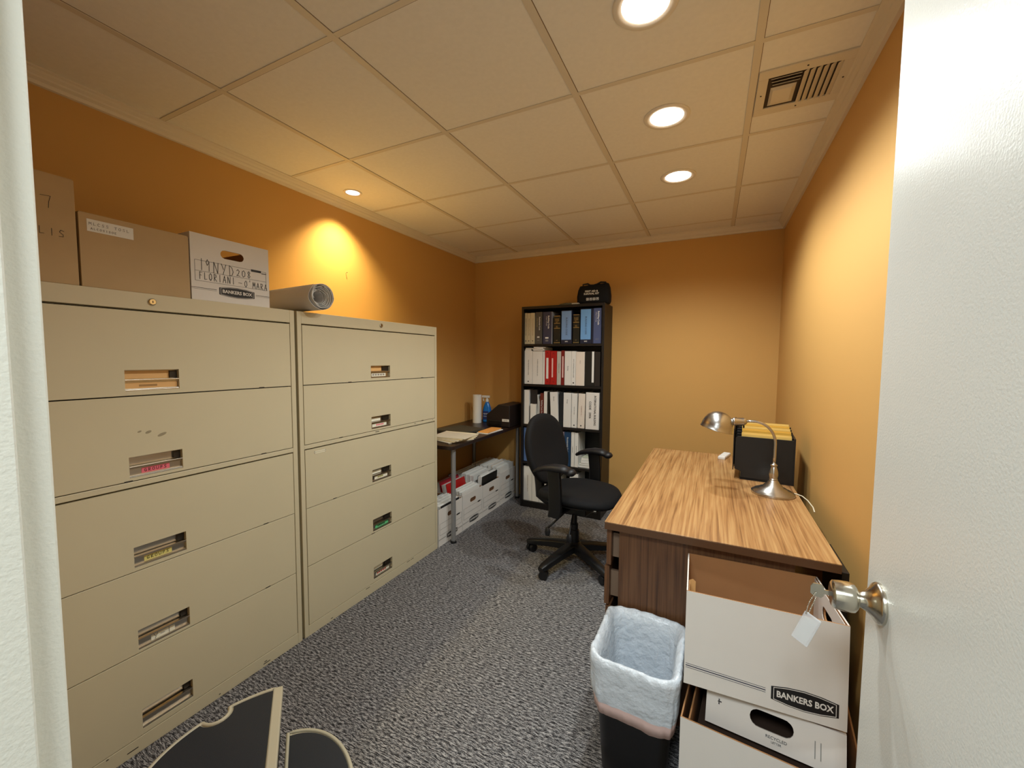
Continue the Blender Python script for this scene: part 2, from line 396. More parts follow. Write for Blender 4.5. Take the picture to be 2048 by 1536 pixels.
# door frame
w = MB()
w.box(JX0 - 0.02, JX0, YF - 0.135, YF + 0.006, 0, 2.07); w.box(JX1, JX1 + 0.02, YF - 0.135, YF + 0.006, 0, 2.07); w.box(JX0 - 0.02, JX1 + 0.02, YF - 0.135, YF + 0.006, 2.05, 2.07)
w.box(JX0, JX0 + 0.010, YF - 0.09, YF - 0.019, 0, 2.05); w.box(JX1 - 0.010, JX1, YF - 0.09, YF - 0.043, 0, 2.05); w.box(JX0, JX1, YF - 0.09, YF - 0.043, 2.04, 2.05)
struct(w.build('trim_6', M_jamb, bevel=0.002))
# hallway behind the camera, seen only as light
struct(MB().box(-2.5, 1.6, -1.9, YF - 0.12, 2.45, 2.5).build('trim_7', M_hall))
w = MB(); w.box(-2.5, 1.6, -2.0, -1.9, 0, 2.5); w.box(-2.6, -2.5, -1.9, 0.03, 0, 2.5); w.box(1.6, 1.7, -1.9, 0.03, 0, 2.5); w.box(-2.5, XL - 0.1, 0.03, 0.04, 0, 2.5); w.box(XR + 0.1, 1.6, 0.03, 0.04, 0, 2.5); w.box(-2.5, 1.6, 0.025, 0.034, 2.07, 2.5)
struct(w.build('wall_hall', M_hall))
t = thing('added_hallway_light', 'added unseen square ceiling light in the hallway, brightening the door and frame', 'light', (-0.2, -0.75, 2.45))  # added lamp out of view, lights the door and frame
MB().box(-0.3, 0.3, -0.3, 0.3, -0.02, 0).build('fixture_frame', M_trimw, t)
MB().box(-0.28, 0.28, -0.28, 0.28, -0.024, -0.02).build('diffuser', mat('added hall diffuser', (250, 250, 245), 0.4, emit=((250, 252, 245), 2.0)), t)
l = bpy.data.lights.new('lamp_light', 'AREA'); l.shape = 'SQUARE'; l.size = 0.56; l.energy = HALL_W; l.color = HALL_COL
lo = bpy.data.objects.new('lamp_light', l); C.objects.link(lo); lo.parent = t; lo.location = (0, 0, -0.03)

# ------------------------------------------------------------------ the open door, edge away from the camera
d = bpy.data.objects.new('door_1', None); C.objects.link(d); d.location = (0.272, YF + 0.004, 0.0); d['kind'] = 'structure'
DW = 0.795
MB().box(0, 0.042, 0, DW, 0.012, 2.04).build('door_leaf', M_white, d, bevel=0.0015)
KY, KZ = DW - 0.068, 0.944
kb = bpy.data.objects.new('door_knob', None); C.objects.link(kb); kb.parent = d; kb.location = (0, KY, KZ); kb.rotation_euler = (0, -PI / 2, 0)
MB().lathe([(0.034, 0.0), (0.0345, 0.004), (0.032, 0.008), (0.024, 0.013), (0.017, 0.020), (0.013, 0.028), (0.0125, 0.036)], 40).build('rosette', M_chrome, kb, auto=40)
MB().lathe([(0.0125, 0.030), (0.019, 0.033), (0.0240, 0.037), (0.0255, 0.044), (0.0250, 0.056), (0.0235, 0.066), (0.020, 0.0685), (0.0001, 0.069)], 40).build('knob', M_chrome, kb, auto=40)
MB().box(0.038, 0.0425, DW - 0.0005, DW + 0.0007, 0.90, 0.96).build('latch_plate', M_steel, d)
for hz in (0.25, 1.05, 1.85):
    MB().cyl((0.044, 0.0, hz - 0.045), (0.044, 0.0, hz + 0.045), 0.006, 12).build('hinge', M_steel, d)

# key left in the knob, with bead chain and clear tag
kp = Vector((0.272 - 0.069, YF + 0.004 + KY, KZ))
t = thing('key', 'key left in the door knob with a bead chain and clear plastic tag', 'key', tuple(kp))
kk = MB(); kk.box(-0.010, 0.004, -0.0012, 0.0012, -0.004, 0.004); kk.prism([(-0.010, -0.008), (-0.010, 0.009), (-0.014, 0.013), (-0.026, 0.013), (-0.030, 0.006), (-0.030, -0.006), (-0.026, -0.010), (-0.014, -0.012)], 0.002, Matrix.Translation((0, -0.001, 0)))
kk.build('key_blade', M_chrome, t)
ch = MB(); pts = []
for k in range(15):
    u_ = k / 14; pts.append(Vector((-0.022 - 0.012 * u_ - 0.003 * math.sin(u_ * 3), -0.002, -0.004 - 0.042 * u_)))
for k in range(15):
    u_ = k / 14; pts.append(Vector((-0.018 - 0.012 * u_, 0.002, -0.006 - 0.040 * u_)))
for p in pts: ch.lathe([(0.0001, -0.0013), (0.0011, -0.0008), (0.0013, 0), (0.0011, 0.0008), (0.0001, 0.0013)], 8, Matrix.Translation(p))
ch.build('bead_chain', M_chrome, t, smooth=True)
tm = Matrix.Translation((-0.034, -0.003, -0.076)) @ Matrix.Diagonal((1.15, 1.15, 1.15, 1)) @ Matrix.Rotation(R(20), 4, 'Y') @ Matrix.Rotation(R(-28), 4, 'Z')
MB().box(-0.012, 0.012, -0.0022, 0.0022, -0.024, 0.026, tm).build('plastic_tag', mat('clear tag plastic', (225, 228, 232), 0.15, alpha=0.45), t, bevel=0.002)
MB().box(-0.009, 0.009, -0.0006, 0.0006, -0.020, 0.018, tm).build('tag_paper', M_paper, t)

# ------------------------------------------------------------------ lateral filing cabinets
def cabinet(y0, label, doors, wide_slot=False):
    "front faces +x. local: x = out of the front (0 = front plane), y = along the wall, z up"
    W = 1.055
    t = thing('filing_cabinet', label, 'filing cabinet', (-1.722, y0, 0), 0, 'putty metal lateral filing cabinets')
    D = 0.46
    b = MB()
    b.box(-D, -0.030, 0, W, 0.0, 1.570)                       # carcass
    b.box(-0.031, 0, 0, 0.022, 0, 1.57); b.box(-0.031, 0, W - 0.022, W, 0, 1.57)
    b.box(-0.031, 0, 0.022, W - 0.022, 1.514, 1.57); b.box(-0.031, 0, 0.022, W - 0.022, 0.0, 0.052); b.box(-0.031, 0, 0.022, W - 0.022, 0.921, 0.940)
    b.build('cabinet_body', M_cab, t, bevel=0.0015)
    MB().box(-0.0305, -0.024, 0.022, W - 0.022, 0.052, 1.512).build('gap_shade', M_gapshade, t)  # near-black sheet paints the shade in the drawer gaps
    rnd = random.Random(int(y0 * 1000))
    for k in range(7):
        yy = rnd.uniform(0.1, W - 0.05); ln = rnd.choice((0.006, 0.012, 0.03)); zz = rnd.choice((0.012, 0.02, 0.045, 0.932))
        MB().box(0, 0.0006, yy, yy + ln, zz, zz + 0.003).build('paint_chip', M_scuff, t)
    lk = MB().lathe([(0.0115, 0.0), (0.0115, 0.004), (0.009, 0.006), (0.0001, 0.006)], 24, Matrix.Translation((0, 0.5295, 1.543)) @ Matrix.Rotation(PI / 2, 4, 'Y')).build('lock', M_chrome, t, auto=30)
    MB().box(0.006, 0.0066, 0.5285, 0.5305, 1.539, 1.547).build('keyhole', M_void, lk)
    zz = [1.509, 1.2275, 0.943 - 0.001, 0.918, 0.6325, 0.3465, 0.055]
    segs = [(1.2280, 1.508), (0.943, 1.2240), (0.634, 0.9155), (0.348, 0.631), (0.055, 0.345)]
    ph = 0.0695; pw = 0.151
    for i, (z0, z1) in enumerate(segs):
        fy0, fy1 = 0.025, W - 0.025
        d = bpy.data.objects.new('drawer', None); C.objects.link(d); d.parent = t; d.location = (0, fy0, z0)
        w, h = fy1 - fy0, z1 - z0
        hz0 = {0: 1.243, 1: 0.953, 2: 0.646, 3: 0.357, 4: 0.074}[i] - z0
        hy0 = 0.447 - fy0
        # local panel: X -> +y, y(thickness) -> -x
        T = Matrix(((0, -1, 0, 0), (1, 0, 0, 0), (0, 0, 1, 0), (0, 0, 0, 1)))
        MB().panel(w, h, 0.020, ('rect', hy0 + pw / 2, hz0 + ph / 2, pw / 2, ph / 2), T).build('drawer_front', M_cab, d, bevel=0.0012)
        hd = MB()
        cx0 = hy0; cz0 = hz0
        hd.mi = 0
        hd.box(-0.0225, -0.0205, cx0 - 0.004, cx0 + pw + 0.004, cz0 - 0.004, cz0 + ph + 0.004)             # back of the recess
        # frame strip and pull lip
        hd.box(-0.020, -0.001, cx0, cx0 + pw, cz0, cz0 + 0.0035); hd.box(-0.020, -0.004, cx0, cx0 + pw, cz0 + ph - 0.002, cz0 + ph)
        hd.box(-0.014, 0.0005, cx0, cx0 + pw, cz0 + 0.033, cz0 + 0.0375); hd.box(-0.016, -0.011, cx0, cx0 + pw, cz0 + 0.004, cz0 + 0.034)
        hd.box(-0.012, -0.006, cx0, cx0 + pw, cz0 + 0.028, cz0 + 0.0305); hd.box(-0.012, -0.003, cx0, cx0 + pw, cz0 + 0.004, cz0 + 0.0065)
        hh = hd.build('drawer_handle', M_steel, d, bevel=0.0006)
        MB().box(-0.0203, -0.013, cx0 + pw - (0.022 if not wide_slot else 0.05), cx0 + pw - 0.001, cz0 + 0.040, cz0 + ph - 0.004).build('latch_slot', M_steel_k, hh)  # the flag only widens this dark slot
        doors(i, d, cx0, cz0, pw, ph)
        if i in (0, 1, 2, 3):
            rnd = random.Random(i + int(y0 * 10))
            for k in range(2): 
                yy = (0.86 if k == 0 else 0.12 + .3 * rnd.random()); MB().box(0, 0.0006, yy, yy + 0.022, -0.001, 0.0022).build('paint_chip', M_scuff, d)
    return t

SIDE = Matrix.Rotation(PI / 2, 4, 'Z')          # content drawn facing -y is turned to face +x
def tape(parent, y0, y1, z0, z1, m, word=None, ch=0.010, ink=M_pen, x=-0.0108, tilt=0.0):
    o = MB().box(x, x + 0.0006, y0, y1, z0, z1).build('label_or_reflection', m, parent)
    if word:
        n = len(word); cw = (y1 - y0) * .84 / n
        hand([(word, y0 + (y1 - y0) * .09, z0 + (z1 - z0 - ch) / 2, cw, ch, tilt)], ink, o, 'handwriting', Matrix.Translation((x + 0.0008, 0, 0)) @ SIDE, 0.0011)
M_pink = mat('pink tape', (226, 106, 120), 0.6); M_yel = mat('yellow tape', (214, 202, 120), 0.6); M_grn = mat('green tape', (96, 196, 130), 0.6)
M_peach = mat('peach card and reflection', (226, 176, 112), 0.6); M_red = mat('red binder cover', (176, 26, 24), 0.4); M_lt = mat('light label', (232, 228, 208), 0.6)
def lab1(i, d, y, z, w, h):
    if i == 0:
        MB().box(-0.0203, -0.0196, y + 0.001, y + w - 0.020, z + 0.039, z + h - 0.003).build('label_or_reflection', M_peach, d)  # peach reflection painted over the upper recess plate
        o = MB().box(-0.0109, -0.0103, y + 0.001, y + w - 0.002, z + 0.008, z + 0.026).build('label_or_reflection', M_peach, d)
        MB().box(-0.0102, -0.0100, y + 0.04, y + 0.09, z + 0.013, z + 0.020).build('smudge', mat('pencil smudge', (170, 130, 80), 0.8), o)
    if i == 1: tape(d, y + 0.035, y + 0.115, z + 0.008, z + 0.026, M_pink, 'GROUPS')
    if i == 2: tape(d, y + 0.030, y + 0.110, z + 0.008, z + 0.028, M_yel, 'GROUPS')
    if i == 3: tape(d, y + 0.038, y + 0.108, z + 0.006, z + 0.028, M_lt, 'Y-I', 0.018)
def lab2(i, d, y, z, w, h):
    if i != 3: MB().box(-0.0203, -0.0196, y + 0.002, y + w * (0.72 if i == 0 else 0.58), z + 0.039, z + h - (0.003 if i == 0 else 0.012)).build('divider_card', M_peach if i == 0 else M_lt, d)
    tape(d, y + 0.014 + (0.012 if i > 1 else 0), y + w - 0.026 + (0.002 * i), z + 0.008, z + 0.027, M_grn if i == 3 else M_lt)
    c = {1: (M_pink, .045, .105), 2: (mat('olive ink', (140, 140, 50), .6), .05, .095), 3: (M_scuff, .045, .105), 4: (mat('red ink', (210, 80, 70), .6), .035, .11), 0: (mat('grey ink', (150, 140, 130), .6), .02, .12)}[i]
    o = MB()
    n = 5
    for k in range(n):
        a = c[1] + (c[2] - c[1]) * k / n; o.box(-0.0102, -0.0099, y + a, y + a + (c[2] - c[1]) / n * .72, z + 0.013, z + 0.022)
    o.build('label_writing', c[0], d)
c1 = cabinet(0.184, 'large putty metal lateral filing cabinet nearest the door frame, boxes standing on top', lab1)
c2 = cabinet(1.252, 'putty metal lateral filing cabinet beside the dark table, its top left bare', lab2, True)
for y, z, w_, h_ in ((0.478, 1.105, .006, .003), (0.502, 1.100, .009, .0045), (0.540, 1.086, .014, .005)): MB().lathe([(1, 0), (.98, 0.0004), (0.0001, .0004)], 16, Matrix.Translation((0.0, y, z)) @ Matrix.Rotation(R(20), 4, 'X') @ Matrix(((0, 0, 1, 0), (w_, 0, 0, 0), (0, h_, 0, 0), (0, 0, 0, 1)))).build('smudge', mat('grey smudges', (152, 140, 112), .7), c1)
o = MB(); o.box(0, 0.001, 0.075, 0.14, 0.890, 0.893); o.box(0, 0.001, 0.075, 0.14, 0.898, 0.901); o.box(0, 0.001, 0.075, 0.078, 0.890, 0.901); o.box(0, 0.001, 0.137, 0.14, 0.890, 0.901)
o.build('label_frame', M_lt, c2)

# ------------------------------------------------------------------ bankers boxes
def logo(parent, cx, cz, w, h, y=-0.001, mtx=Matrix.Identity(4), sparse=False):
    pts = [(-w / 2, h * .32), (-w / 4, h * .45), (0, h * .5), (w / 4, h * .45), (w / 2, h * .32), (w / 2, -h * .32), (w / 4, -h * .45), (0, -h * .5), (-w / 4, -h * .45), (-w / 2, -h * .32)]
    T = mtx @ Matrix.Translation((cx, y, cz))
    o = MB().prism(pts, 0.0008, T).build('printed_logo', M_ink, parent)
    mb = MB(); k = 0.93; kk = 0.80
    for i in range(len(pts)):
        a = pts[i]; b = pts[(i + 1) % len(pts)]
        P = [(a[0] * k, a[1] * k), (b[0] * k, b[1] * k), (b[0] * (k - .018), b[1] * (k - .06)), (a[0] * (k - .018), a[1] * (k - .06))]
        mb.prism(P, 0.0004, T @ Matrix.Translation((0, -0.0005, 0)))
    mb.build('logo_outline', M_box, o)
    if not sparse:
        q = text('BANKERS BOX', h * .42, M_box, o, (0, 0, 0), FRONT, 1.0, bold=h * .012, name='logo_lettering', ext=0.0002)
        wid = max(v.co.x for v in q.data.vertices) - min(v.co.x for v in q.data.vertices)
        q.data.transform(T @ Matrix.Translation((0, -0.0006, 0)) @ Matrix.Diagonal((w * .84 / wid, 1, 1, 1)))
    return o
def strip(mb, x0, z0, x1, z1, th, y=-0.0006):
    d = Vector((x1 - x0, 0, z1 - z0)); L = d.length
    mb.box(0, L, 0, 0.0006, -th / 2, th / 2, Matrix.Translation((x0, y, z0)) @ Matrix.Rotation(-math.atan2(d.z, d.x), 4, 'Y'))

def bankers_box(label, loc, rz, w=0.30, d=0.38, h=0.258, rot=None, group=None, front_hole=True, side_hole=False, name='storage_box', cat='box', mats=None, side_rim=0):
    "local: front face in the plane y=0 looking -y, x 0..w, y 0..d"
    t = thing(name, label, cat, loc, rz, group, rot)
    mats = mats or [M_box, M_kraft]
    T = 0.004
    b = MB()
    fh = ('round', w / 2, h * 0.76, 0.044, 0.016)
    if front_hole: b.panel(w, h, T, fh, None, 0, 1)
    else: b.box(0, w, 0, T, 0, h, mi=1); 
    bk = Matrix.Translation((w, d, 0)) @ Matrix.Rotation(PI, 4, 'Z')
    if front_hole: b.panel(w, h, T, fh, bk, 0, 1)
    else: b.box(0, w, 0, T, 0, h, bk, mi=1)
    L = Matrix.Translation((0, d - T, 0)) @ Matrix.Rotation(-PI / 2, 4, 'Z'); Rr = Matrix.Translation((w, T, 0)) @ Matrix.Rotation(PI / 2, 4, 'Z')
    if side_hole:
        b.panel(d - 2 * T, h, T, ('round', d / 2 - T, h * .76, .05, .017), L, 0, 1); b.panel(d - 2 * T, h, T, ('round', d / 2 - T, h * .76, .05, .017), Rr, 0, 1)
    else:
        b.box(0, d - 2 * T, 0, T, 0, h, L, mi=1); b.box(0, d - 2 * T, 0, T, 0, h, Rr, mi=1)
    b.box(T, w - T, T, d - T, 0.002, 0.006, mi=1)
    # outside faces of plain walls get the printed white
    b.bm.faces.ensure_lookup_table()
    bmesh.ops.recalc_face_normals(b.bm, faces=b.bm.faces)
    for f in b.bm.faces:
        c = f.calc_center_median(); n = f.normal
        if (abs(n.y) > .9 and (c.y < 0.0005 or c.y > d - 0.0005)) or (abs(n.x) > .9 and (c.x < 0.0005 or c.x > w - 0.0005)): f.material_index = 0
        elif abs(n.z) < .9: f.material_index = 1
    b.build('box_body', mats, t)
    return t

def front_print(t, w, h, lw=None, full=True):
    mb = MB()
    x0, x1 = w * .045, w * .955; zt, zm, zb = h * .60, h * .44, h * .29
    for a in ((x0, zt, x1, zt), (x0, zm, x1, zm), (x0, zb, x1, zb), (x0, zb, x0, zt), (x1, zb, x1, zt)): strip(mb, *a, 0.0009)
    for zz in (h * .185, h * .165):
        strip(mb, 0.0, zz, w * .29, zz, 0.0016 if zz > h * .17 else .0007); strip(mb, w * .80, zz, w, zz, 0.0016 if zz > h * .17 else .0007)
    mb.build('printed_lines', M_ink, t)
    o = MB().box(w * .745, w * .885, -0.0008, 0, h * .575, h * .612).build('printed_tab', M_ink, t)
    logo(t, w * .55, h * .175, w * .46, h * .17)

# on top of the near cabinet: white bankers box, brown carton, tall brown carton
TOPZ = 1.571
t = bankers_box('white bankers storage box on the filing cabinet, 19NYD208 handwritten across its front', (-1.732, 0.838, TOPZ), PI / 2, 0.294, 0.39, 0.245)
front_print(t, 0.294, 0.245)
hand([('19', .030, .112, .020, .042, -.02), ('NYD', .075, .109, .028, .040, -.03), ('208', .160, .112, .021, .026, .0),
      ('FLORIANI', .026, .078, .0165, .026, -.01), ('-', .166, .076, .020, .02, 0), ("O'MARA", .190, .074, .0165, .024, -.02)], M_pen, t, mtx=Matrix.Translation((0, -0.0007, 0)), w=0.0016)
MB().box(.262, .282, -0.0008, 0, .138, .141).build('printed_code', M_pen, t)

def carton(label, loc, w, d, h, flap=False):
    t = thing('cardboard_carton', label, 'box', loc, PI / 2)
    b = MB(); T = .004
    b.box(0, w, 0, T, 0, h); b.box(0, w, d - T, d, 0, h); b.box(0, T, T, d - T, 0, h); b.box(w - T, w, T, d - T, 0, h); b.box(T, w - T, T, d - T, 0, T)
    b.build('carton_body', M_kraft2, t, bevel=.001)
    b = MB(); b.box(.002, w - .002, .002, d / 2 - .002, h, h + .003); b.box(.002, w - .002, d / 2 + .002, d - .002, h, h + .003)
    b.build('top_flap', M_kraft2, t)
    return t
t = carton('low brown carton with a white sticker, left of the white box on the cabinet', (-1.732, 0.546, TOPZ), 0.288, 0.37, 0.222)
o = MB().box(0.018, 0.130, -0.0008, 0, 0.170, 0.207).build('sticker', M_paper, t)
hand([('MLCSS TOSL', .022, .190, .010, .008, .0), ('ALCOSISOE', .026, .176, .007, .006, 0)], mat('pencil', (120, 112, 104), .8), o, mtx=Matrix.Translation((0, -.0009, 0)), w=0.0008)
t = carton('tallest brown carton at the left end of the cabinet top, pencil writing on it', (-1.730, 0.215, TOPZ), 0.325, 0.38, 0.308)
hand([('7', .252, .212, .035, .034, 0), ('TSOLIS', .186, .138, .020, .020, -.03)], M_pen, t, mtx=Matrix.Translation((0, -.0004, 0)), w=0.0010)

# rolled drawings
a = Vector((-2.04, 1.36, TOPZ + .070)); b_ = Vector((-1.655, 1.335, TOPZ + .072)); ax = (b_ - a).normalized(); Ln = (b_ - a).length
t = thing('rolled_drawings', 'thick roll of grey and white drawing sheets lying beside the white box on the cabinet', 'paper roll', tuple(a))
q = ax.to_track_quat('Z', 'Y').to_matrix().to_4x4()
def spiral(r0, r1, turns, ph, L0, L1, th, jit, seed, n=64):
    mb = MB(); N = int(n * turns); rnd = random.Random(seed); rows = []
    for k in range(N + 1):
        u_ = k / N; an = ph + u_ * turns * 2 * PI; r = r0 + (r1 - r0) * u_; r *= 1 + 0.03 * math.sin(an * 2 + seed)
        j = jit * (noise.noise(Vector((k * .12, seed, 0))))
        rows.append([Vector((r * math.cos(an), r * math.sin(an), L0)), Vector((r * math.cos(an), r * math.sin(an), L1 + j)), Vector(((r - th) * math.cos(an), (r - th) * math.sin(an), L1 + j)), Vector(((r - th) * math.cos(an), (r - th) * math.sin(an), L0))])
    mb.loft([[tuple(p) for p in r] for r in rows], True, True, q)
    return mb
spiral(.066, .060, 1.05, 2.2, 0, Ln, .0012, .010, 1).build('outer_sheet', M_paperg, t, auto=50)
for k in range(5): spiral(.058 - k * .0055, .053 - k * .0052, 1.1, .7 * k, .01, Ln + .006 - .006 * k, .0012, .008, 3 + k).build('inner_sheet', M_paper, t, auto=50)
spiral(.030, .028, 1.2, 1.0, .02, Ln - .03, .001, .004, 9).build('inner_sheet', M_paperg, t, auto=50)

# ------------------------------------------------------------------ bookcase on the back wall
BX0, BX1, BY, BD, BH = -1.555, -0.808, 3.342, 0.285, 1.820
t = thing('bookcase', 'tall narrow black-brown bookcase with five open shelves against the back wall', 'bookcase', ((BX0 + BX1) / 2, BY, 0))
hw = (BX1 - BX0) / 2; T = 0.020
MB().box(-hw, -hw + T, 0, BD, 0, BH).build('side_panel', M_shelf, t, bevel=.001); MB().box(hw - T, hw, 0, BD, 0, BH).build('side_panel', M_shelf, t, bevel=.001)
MB().box(-hw + T, hw - T, BD - .006, BD, .055, BH - T).build('back_panel', M_shelf, t)
MB().box(-hw + T, hw - T, 0, BD - .006, BH - .022, BH).build('top_panel', M_shelf, t)
MB().box(-hw + T, hw - T, .004, .018, 0, .035).build('plinth', M_shelf, t)
SH = [1.488, 1.130, 0.764, 0.421, 0.055]
for z in SH: MB().box(-hw + T, hw - T, .004, BD - .006, z - .020, z).build('shelf', M_shelf, t)

M_cream = mat('cream cover', (206, 196, 166), .55); M_navy = mat('navy cover', (58, 60, 84), .5); M_olive = mat('olive grey cover', (84, 82, 78), .5)
M_legal = mat('black green legal cover', (24, 27, 22), .45); M_sky = mat('sky blue insert', (122, 158, 206), .45); M_sky2 = mat('bright blue insert', (112, 164, 218), .45)
M_dnavy = mat('dark navy vinyl', (28, 34, 56), .4); M_wbind = mat('white binder vinyl', (228, 226, 220), .5); M_wbind2 = mat('warm white binder', (228, 216, 202), .5)
M_dred = mat('dark red cover', (122, 24, 22), .45); M_blkbind = mat('black binder vinyl', (24, 24, 22), .42); M_maroon = mat('maroon cover', (104, 36, 26), .5)
M_blue = mat('slate blue cover', (84, 112, 160), .5); M_teal = mat('deep teal blue cover', (26, 62, 98), .5); M_mauve = mat('mauve cover', (150, 136, 150), .5)
M_txt = mat('spine ink', (60, 58, 60), .6); M_txtw = mat('white spine ink', (226, 226, 222), .6)
def book(name, label, cat, x0, x1, z, h, cover, depth=.215, y=None, lean=0.0, group=None, soft=False):
    "spine faces -y. Empty at the middle of the foot of the spine"
    y = BY + .022 if y is None else y
    w = x1 - x0
    t = thing(name, label, cat, ((x0 + x1) / 2, y, z + .0008 + abs(lean) * w / 2), 0, group, rot=(0, lean, 0))
    c = MB(); th = min(.003, w * .16)
    if soft: c.box(-w / 2, w / 2, 0, .0025, 0, h)
    else: c.box(-w / 2, w / 2, 0, .004, 0, h)
    c.box(-w / 2, -w / 2 + th, 0.002, depth, 0, h); c.box(w / 2 - th, w / 2, 0.002, depth, 0, h)
    c.build('cover', cover, t, bevel=.0008)
    MB().box(-w / 2 + th, w / 2 - th, .006, depth - .006, .004, h - .006).build('pages', M_paper, t)
    return t
G1, G2, G3, G4, G5 = 'books on the top shelf', 'binders on the second shelf', 'binders on the third shelf', 'books on the fourth shelf', 'binders on the bottom shelf'
z = SH[0]
for x0, x1, h, lb in ((-1.534, -1.512, .278, 'thin cream code book at the left end of the top shelf'), (-1.510, -1.477, .276, 'cream code book, second from the left on the top shelf'), (-1.475, -1.437, .277, 'widest cream code book, beside the olive grey book on the top shelf')):
    t = book('code_book', lb, 'book', x0, x1, z, h, M_cream, group=G1)
    text('TITLE 27 CONSTRUCTION CODES', .010, M_txt if x1 < -1.44 else mat('tan ink', (150, 120, 80), .6), t, (0, -.0004, h * .55), DOWN); MB().cyl((0, -.001, .028), (0, .0, .028), .005, 14).build('emblem', M_txt, t)
t = book('code_book', 'olive grey Residential Code book on the top shelf', 'book', -1.431, -1.366, z, .282, M_olive, group=G1)
text('Residential Code', .017, M_txtw, t, (.008, -.0004, .18), DOWN, bold=.0003); text('of New York State', .010, mat('yellow ink', (190, 180, 120), .6), t, (-.014, -.0004, .19), DOWN)
MB().box(-.014, .008, -.0006, 0, .055, .067).build('emblem', M_txtw, t); MB().box(-.014, .008, -.0006, 0, .030, .036).build('emblem', mat('grey ink b', (130, 130, 130), .6), t)
t = book('code_book', 'navy Building Code book with silver edge, left of the shorter black book', 'book', -1.358, -1.276, z, .280, M_navy, group=G1)
text('Building Code', .020, M_txtw, t, (.012, -.0004, .19), DOWN, bold=.0005); text('of New York State', .011, M_txtw, t, (-.008, -.0004, .20), DOWN)
MB().box(-.018, .012, -.0006, 0, .046, .060).build('emblem', M_txtw, t); MB().box(-.016, .010, -.0006, 0, .022, .036).build('emblem', mat('grey ink b', (130, 130, 130), .6), t)
MB().box(.0405, .0425, -.0005, .2, 0, .28).build('silver_edge', mat('silver grey', (170, 170, 176), .4), t)
def legal(x0, x1, h, lb):
    t = book('law_book', lb, 'book', x0, x1, z, h, M_legal, group=G1)
    for zz in (h - .006, h * .72, h * .42 + .03, .008): MB().box(-(x1 - x0) / 2 + .002, (x1 - x0) / 2 - .002, -.0006, 0, zz, zz + .004).build('gold_band', M_gold, t)
    text('RULES\nCODE\nN.Y.', .013, M_gold, t, (0, -.0004, h * .82), FRONT); text('REV.\nSTAT', .010, M_gold, t, (0, -.0004, h * .60), FRONT); text('2001', .009, M_gold, t, (0, -.0004, h * .12), FRONT)
legal(-1.258, -1.196, .243, 'short black law book with gold bands, between the navy book and the paler blue binder')
legal(-1.083, -1.026, .248, 'short black law book with gold bands, between the two sky blue binders')
def bluebinder(x0, x1, h, m, lb):
    w = x1 - x0; t = book('blue_binder', lb, 'binder', x0, x1, z, h, M_dnavy, group=G1)
    o = MB().box(-w / 2 + .003, w / 2 - .006, -.0008, 0, .034, h - .006).build('spine_insert', m, t)
    text('BUILDING CODE', .020, M_navy, o, (0, -.0012, h * .52), DOWN); text('NYC', .012, M_txtw, t, (0, -.0006, .018), FRONT, bold=.0005)
bluebinder(-1.188, -1.092, .285, M_sky, 'paler sky blue Building Code binder, left of the two on the top shelf')
bluebinder(-1.018, -.922, .292, M_sky2, 'brighter sky blue Building Code binder, right of the two on the top shelf')
book('thin_binder', 'thin dark navy volume with a pale edge, beside the right blue binder', 'binder', -.920, -.907, z, .29, M_dnavy, group=G1)
t = book('code_book', 'slate navy Building Code book at the right end of the top shelf', 'book', -.905, -.838, z, .292, mat('slate navy cover', (74, 84, 122), .5), group=G1)
text('Building Code', .020, M_txtw, t, (.008, -.0004, .21), DOWN, bold=.0005); text('of New York State', .011, M_txtw, t, (-.012, -.0004, .22), DOWN); text('ICC', .018, mat('grey ink b', (130, 130, 130), .6), t, (0, -.0004, .035), FRONT)

z = SH[1]
def wb(name, x0, x1, z, h, m, lb, grp, word=None, ws=.010, dot=True, wz=.5, lean=0, ink=None, cat='binder', y=None, depth=.215):
    t = book(name, lb, cat, x0, x1, z, h, m, group=grp, lean=lean, y=y, depth=depth)
    if word: text(word, ws, ink or M_txt, t, (0, -.0004, h * wz), DOWN)
    if dot: MB().cyl((0, -.001, .022), (0, 0, .022), min(.006, (x1 - x0) * .25), 14).build('finger_ring', M_ink, t)
    return t
wb('white_binder', -1.533, -1.457, z, .298, M_wbind, 'wide white binder at the left end of the second shelf', G2, 'FIRE PROTECTION CODE', .012)
wb('white_binder', -1.454, -1.358, z, .296, M_wbind, 'wide white binder under the two stacked journals on the second shelf', G2, 'PLUMBING CODE AND FUEL GAS', .010, False)
wb('white_booklet', -1.355, -1.337, z, .292, M_wbind, 'thin white booklet left of the first red binder', G2, None, dot=False, cat='booklet')
def redb(x0, x1, h, m, lb, lx0, lx1, lz0, lz1, lm):
    t = book('red_binder', lb, 'binder', x0, x1, z, h, m, group=G2)
    MB().box(lx0, lx1, -.0008, 0, lz0, lz1).build('spine_label', lm, t)
    for zz in (.025, h - .02): MB().cyl((0, -.001, zz), (0, 0, zz), .005, 12).build('rivet', M_dred, t)
redb(-1.335, -1.287, .300, M_red, 'red binder with a wide white label, leftmost red one', -.011, .009, .052, .235, M_paper)
redb(-1.284, -1.225, .296, M_red, 'wider bright red binder with a narrow pink-white label', -.016, -.004, .065, .232, mat('pinkish label', (232, 196, 190), .5))
wb('grey_booklet', -1.222, -1.186, z, .292, mat('light grey cover', (190, 186, 176), .55), 'light grey bound booklet between the red binders', G2, 'MECHANICAL CODE', .009, False, cat='booklet')
redb(-1.184, -1.156, .300, M_dred, 'narrow dark red binder, rightmost red one', -.004, .007, .065, .250, mat('pinkish label', (232, 196, 190), .5))
wb('white_binder', -1.152, -1.092, z, .294, M_wbind, 'white binder right of the dark red binder', G2, 'Zoning', .014, False)
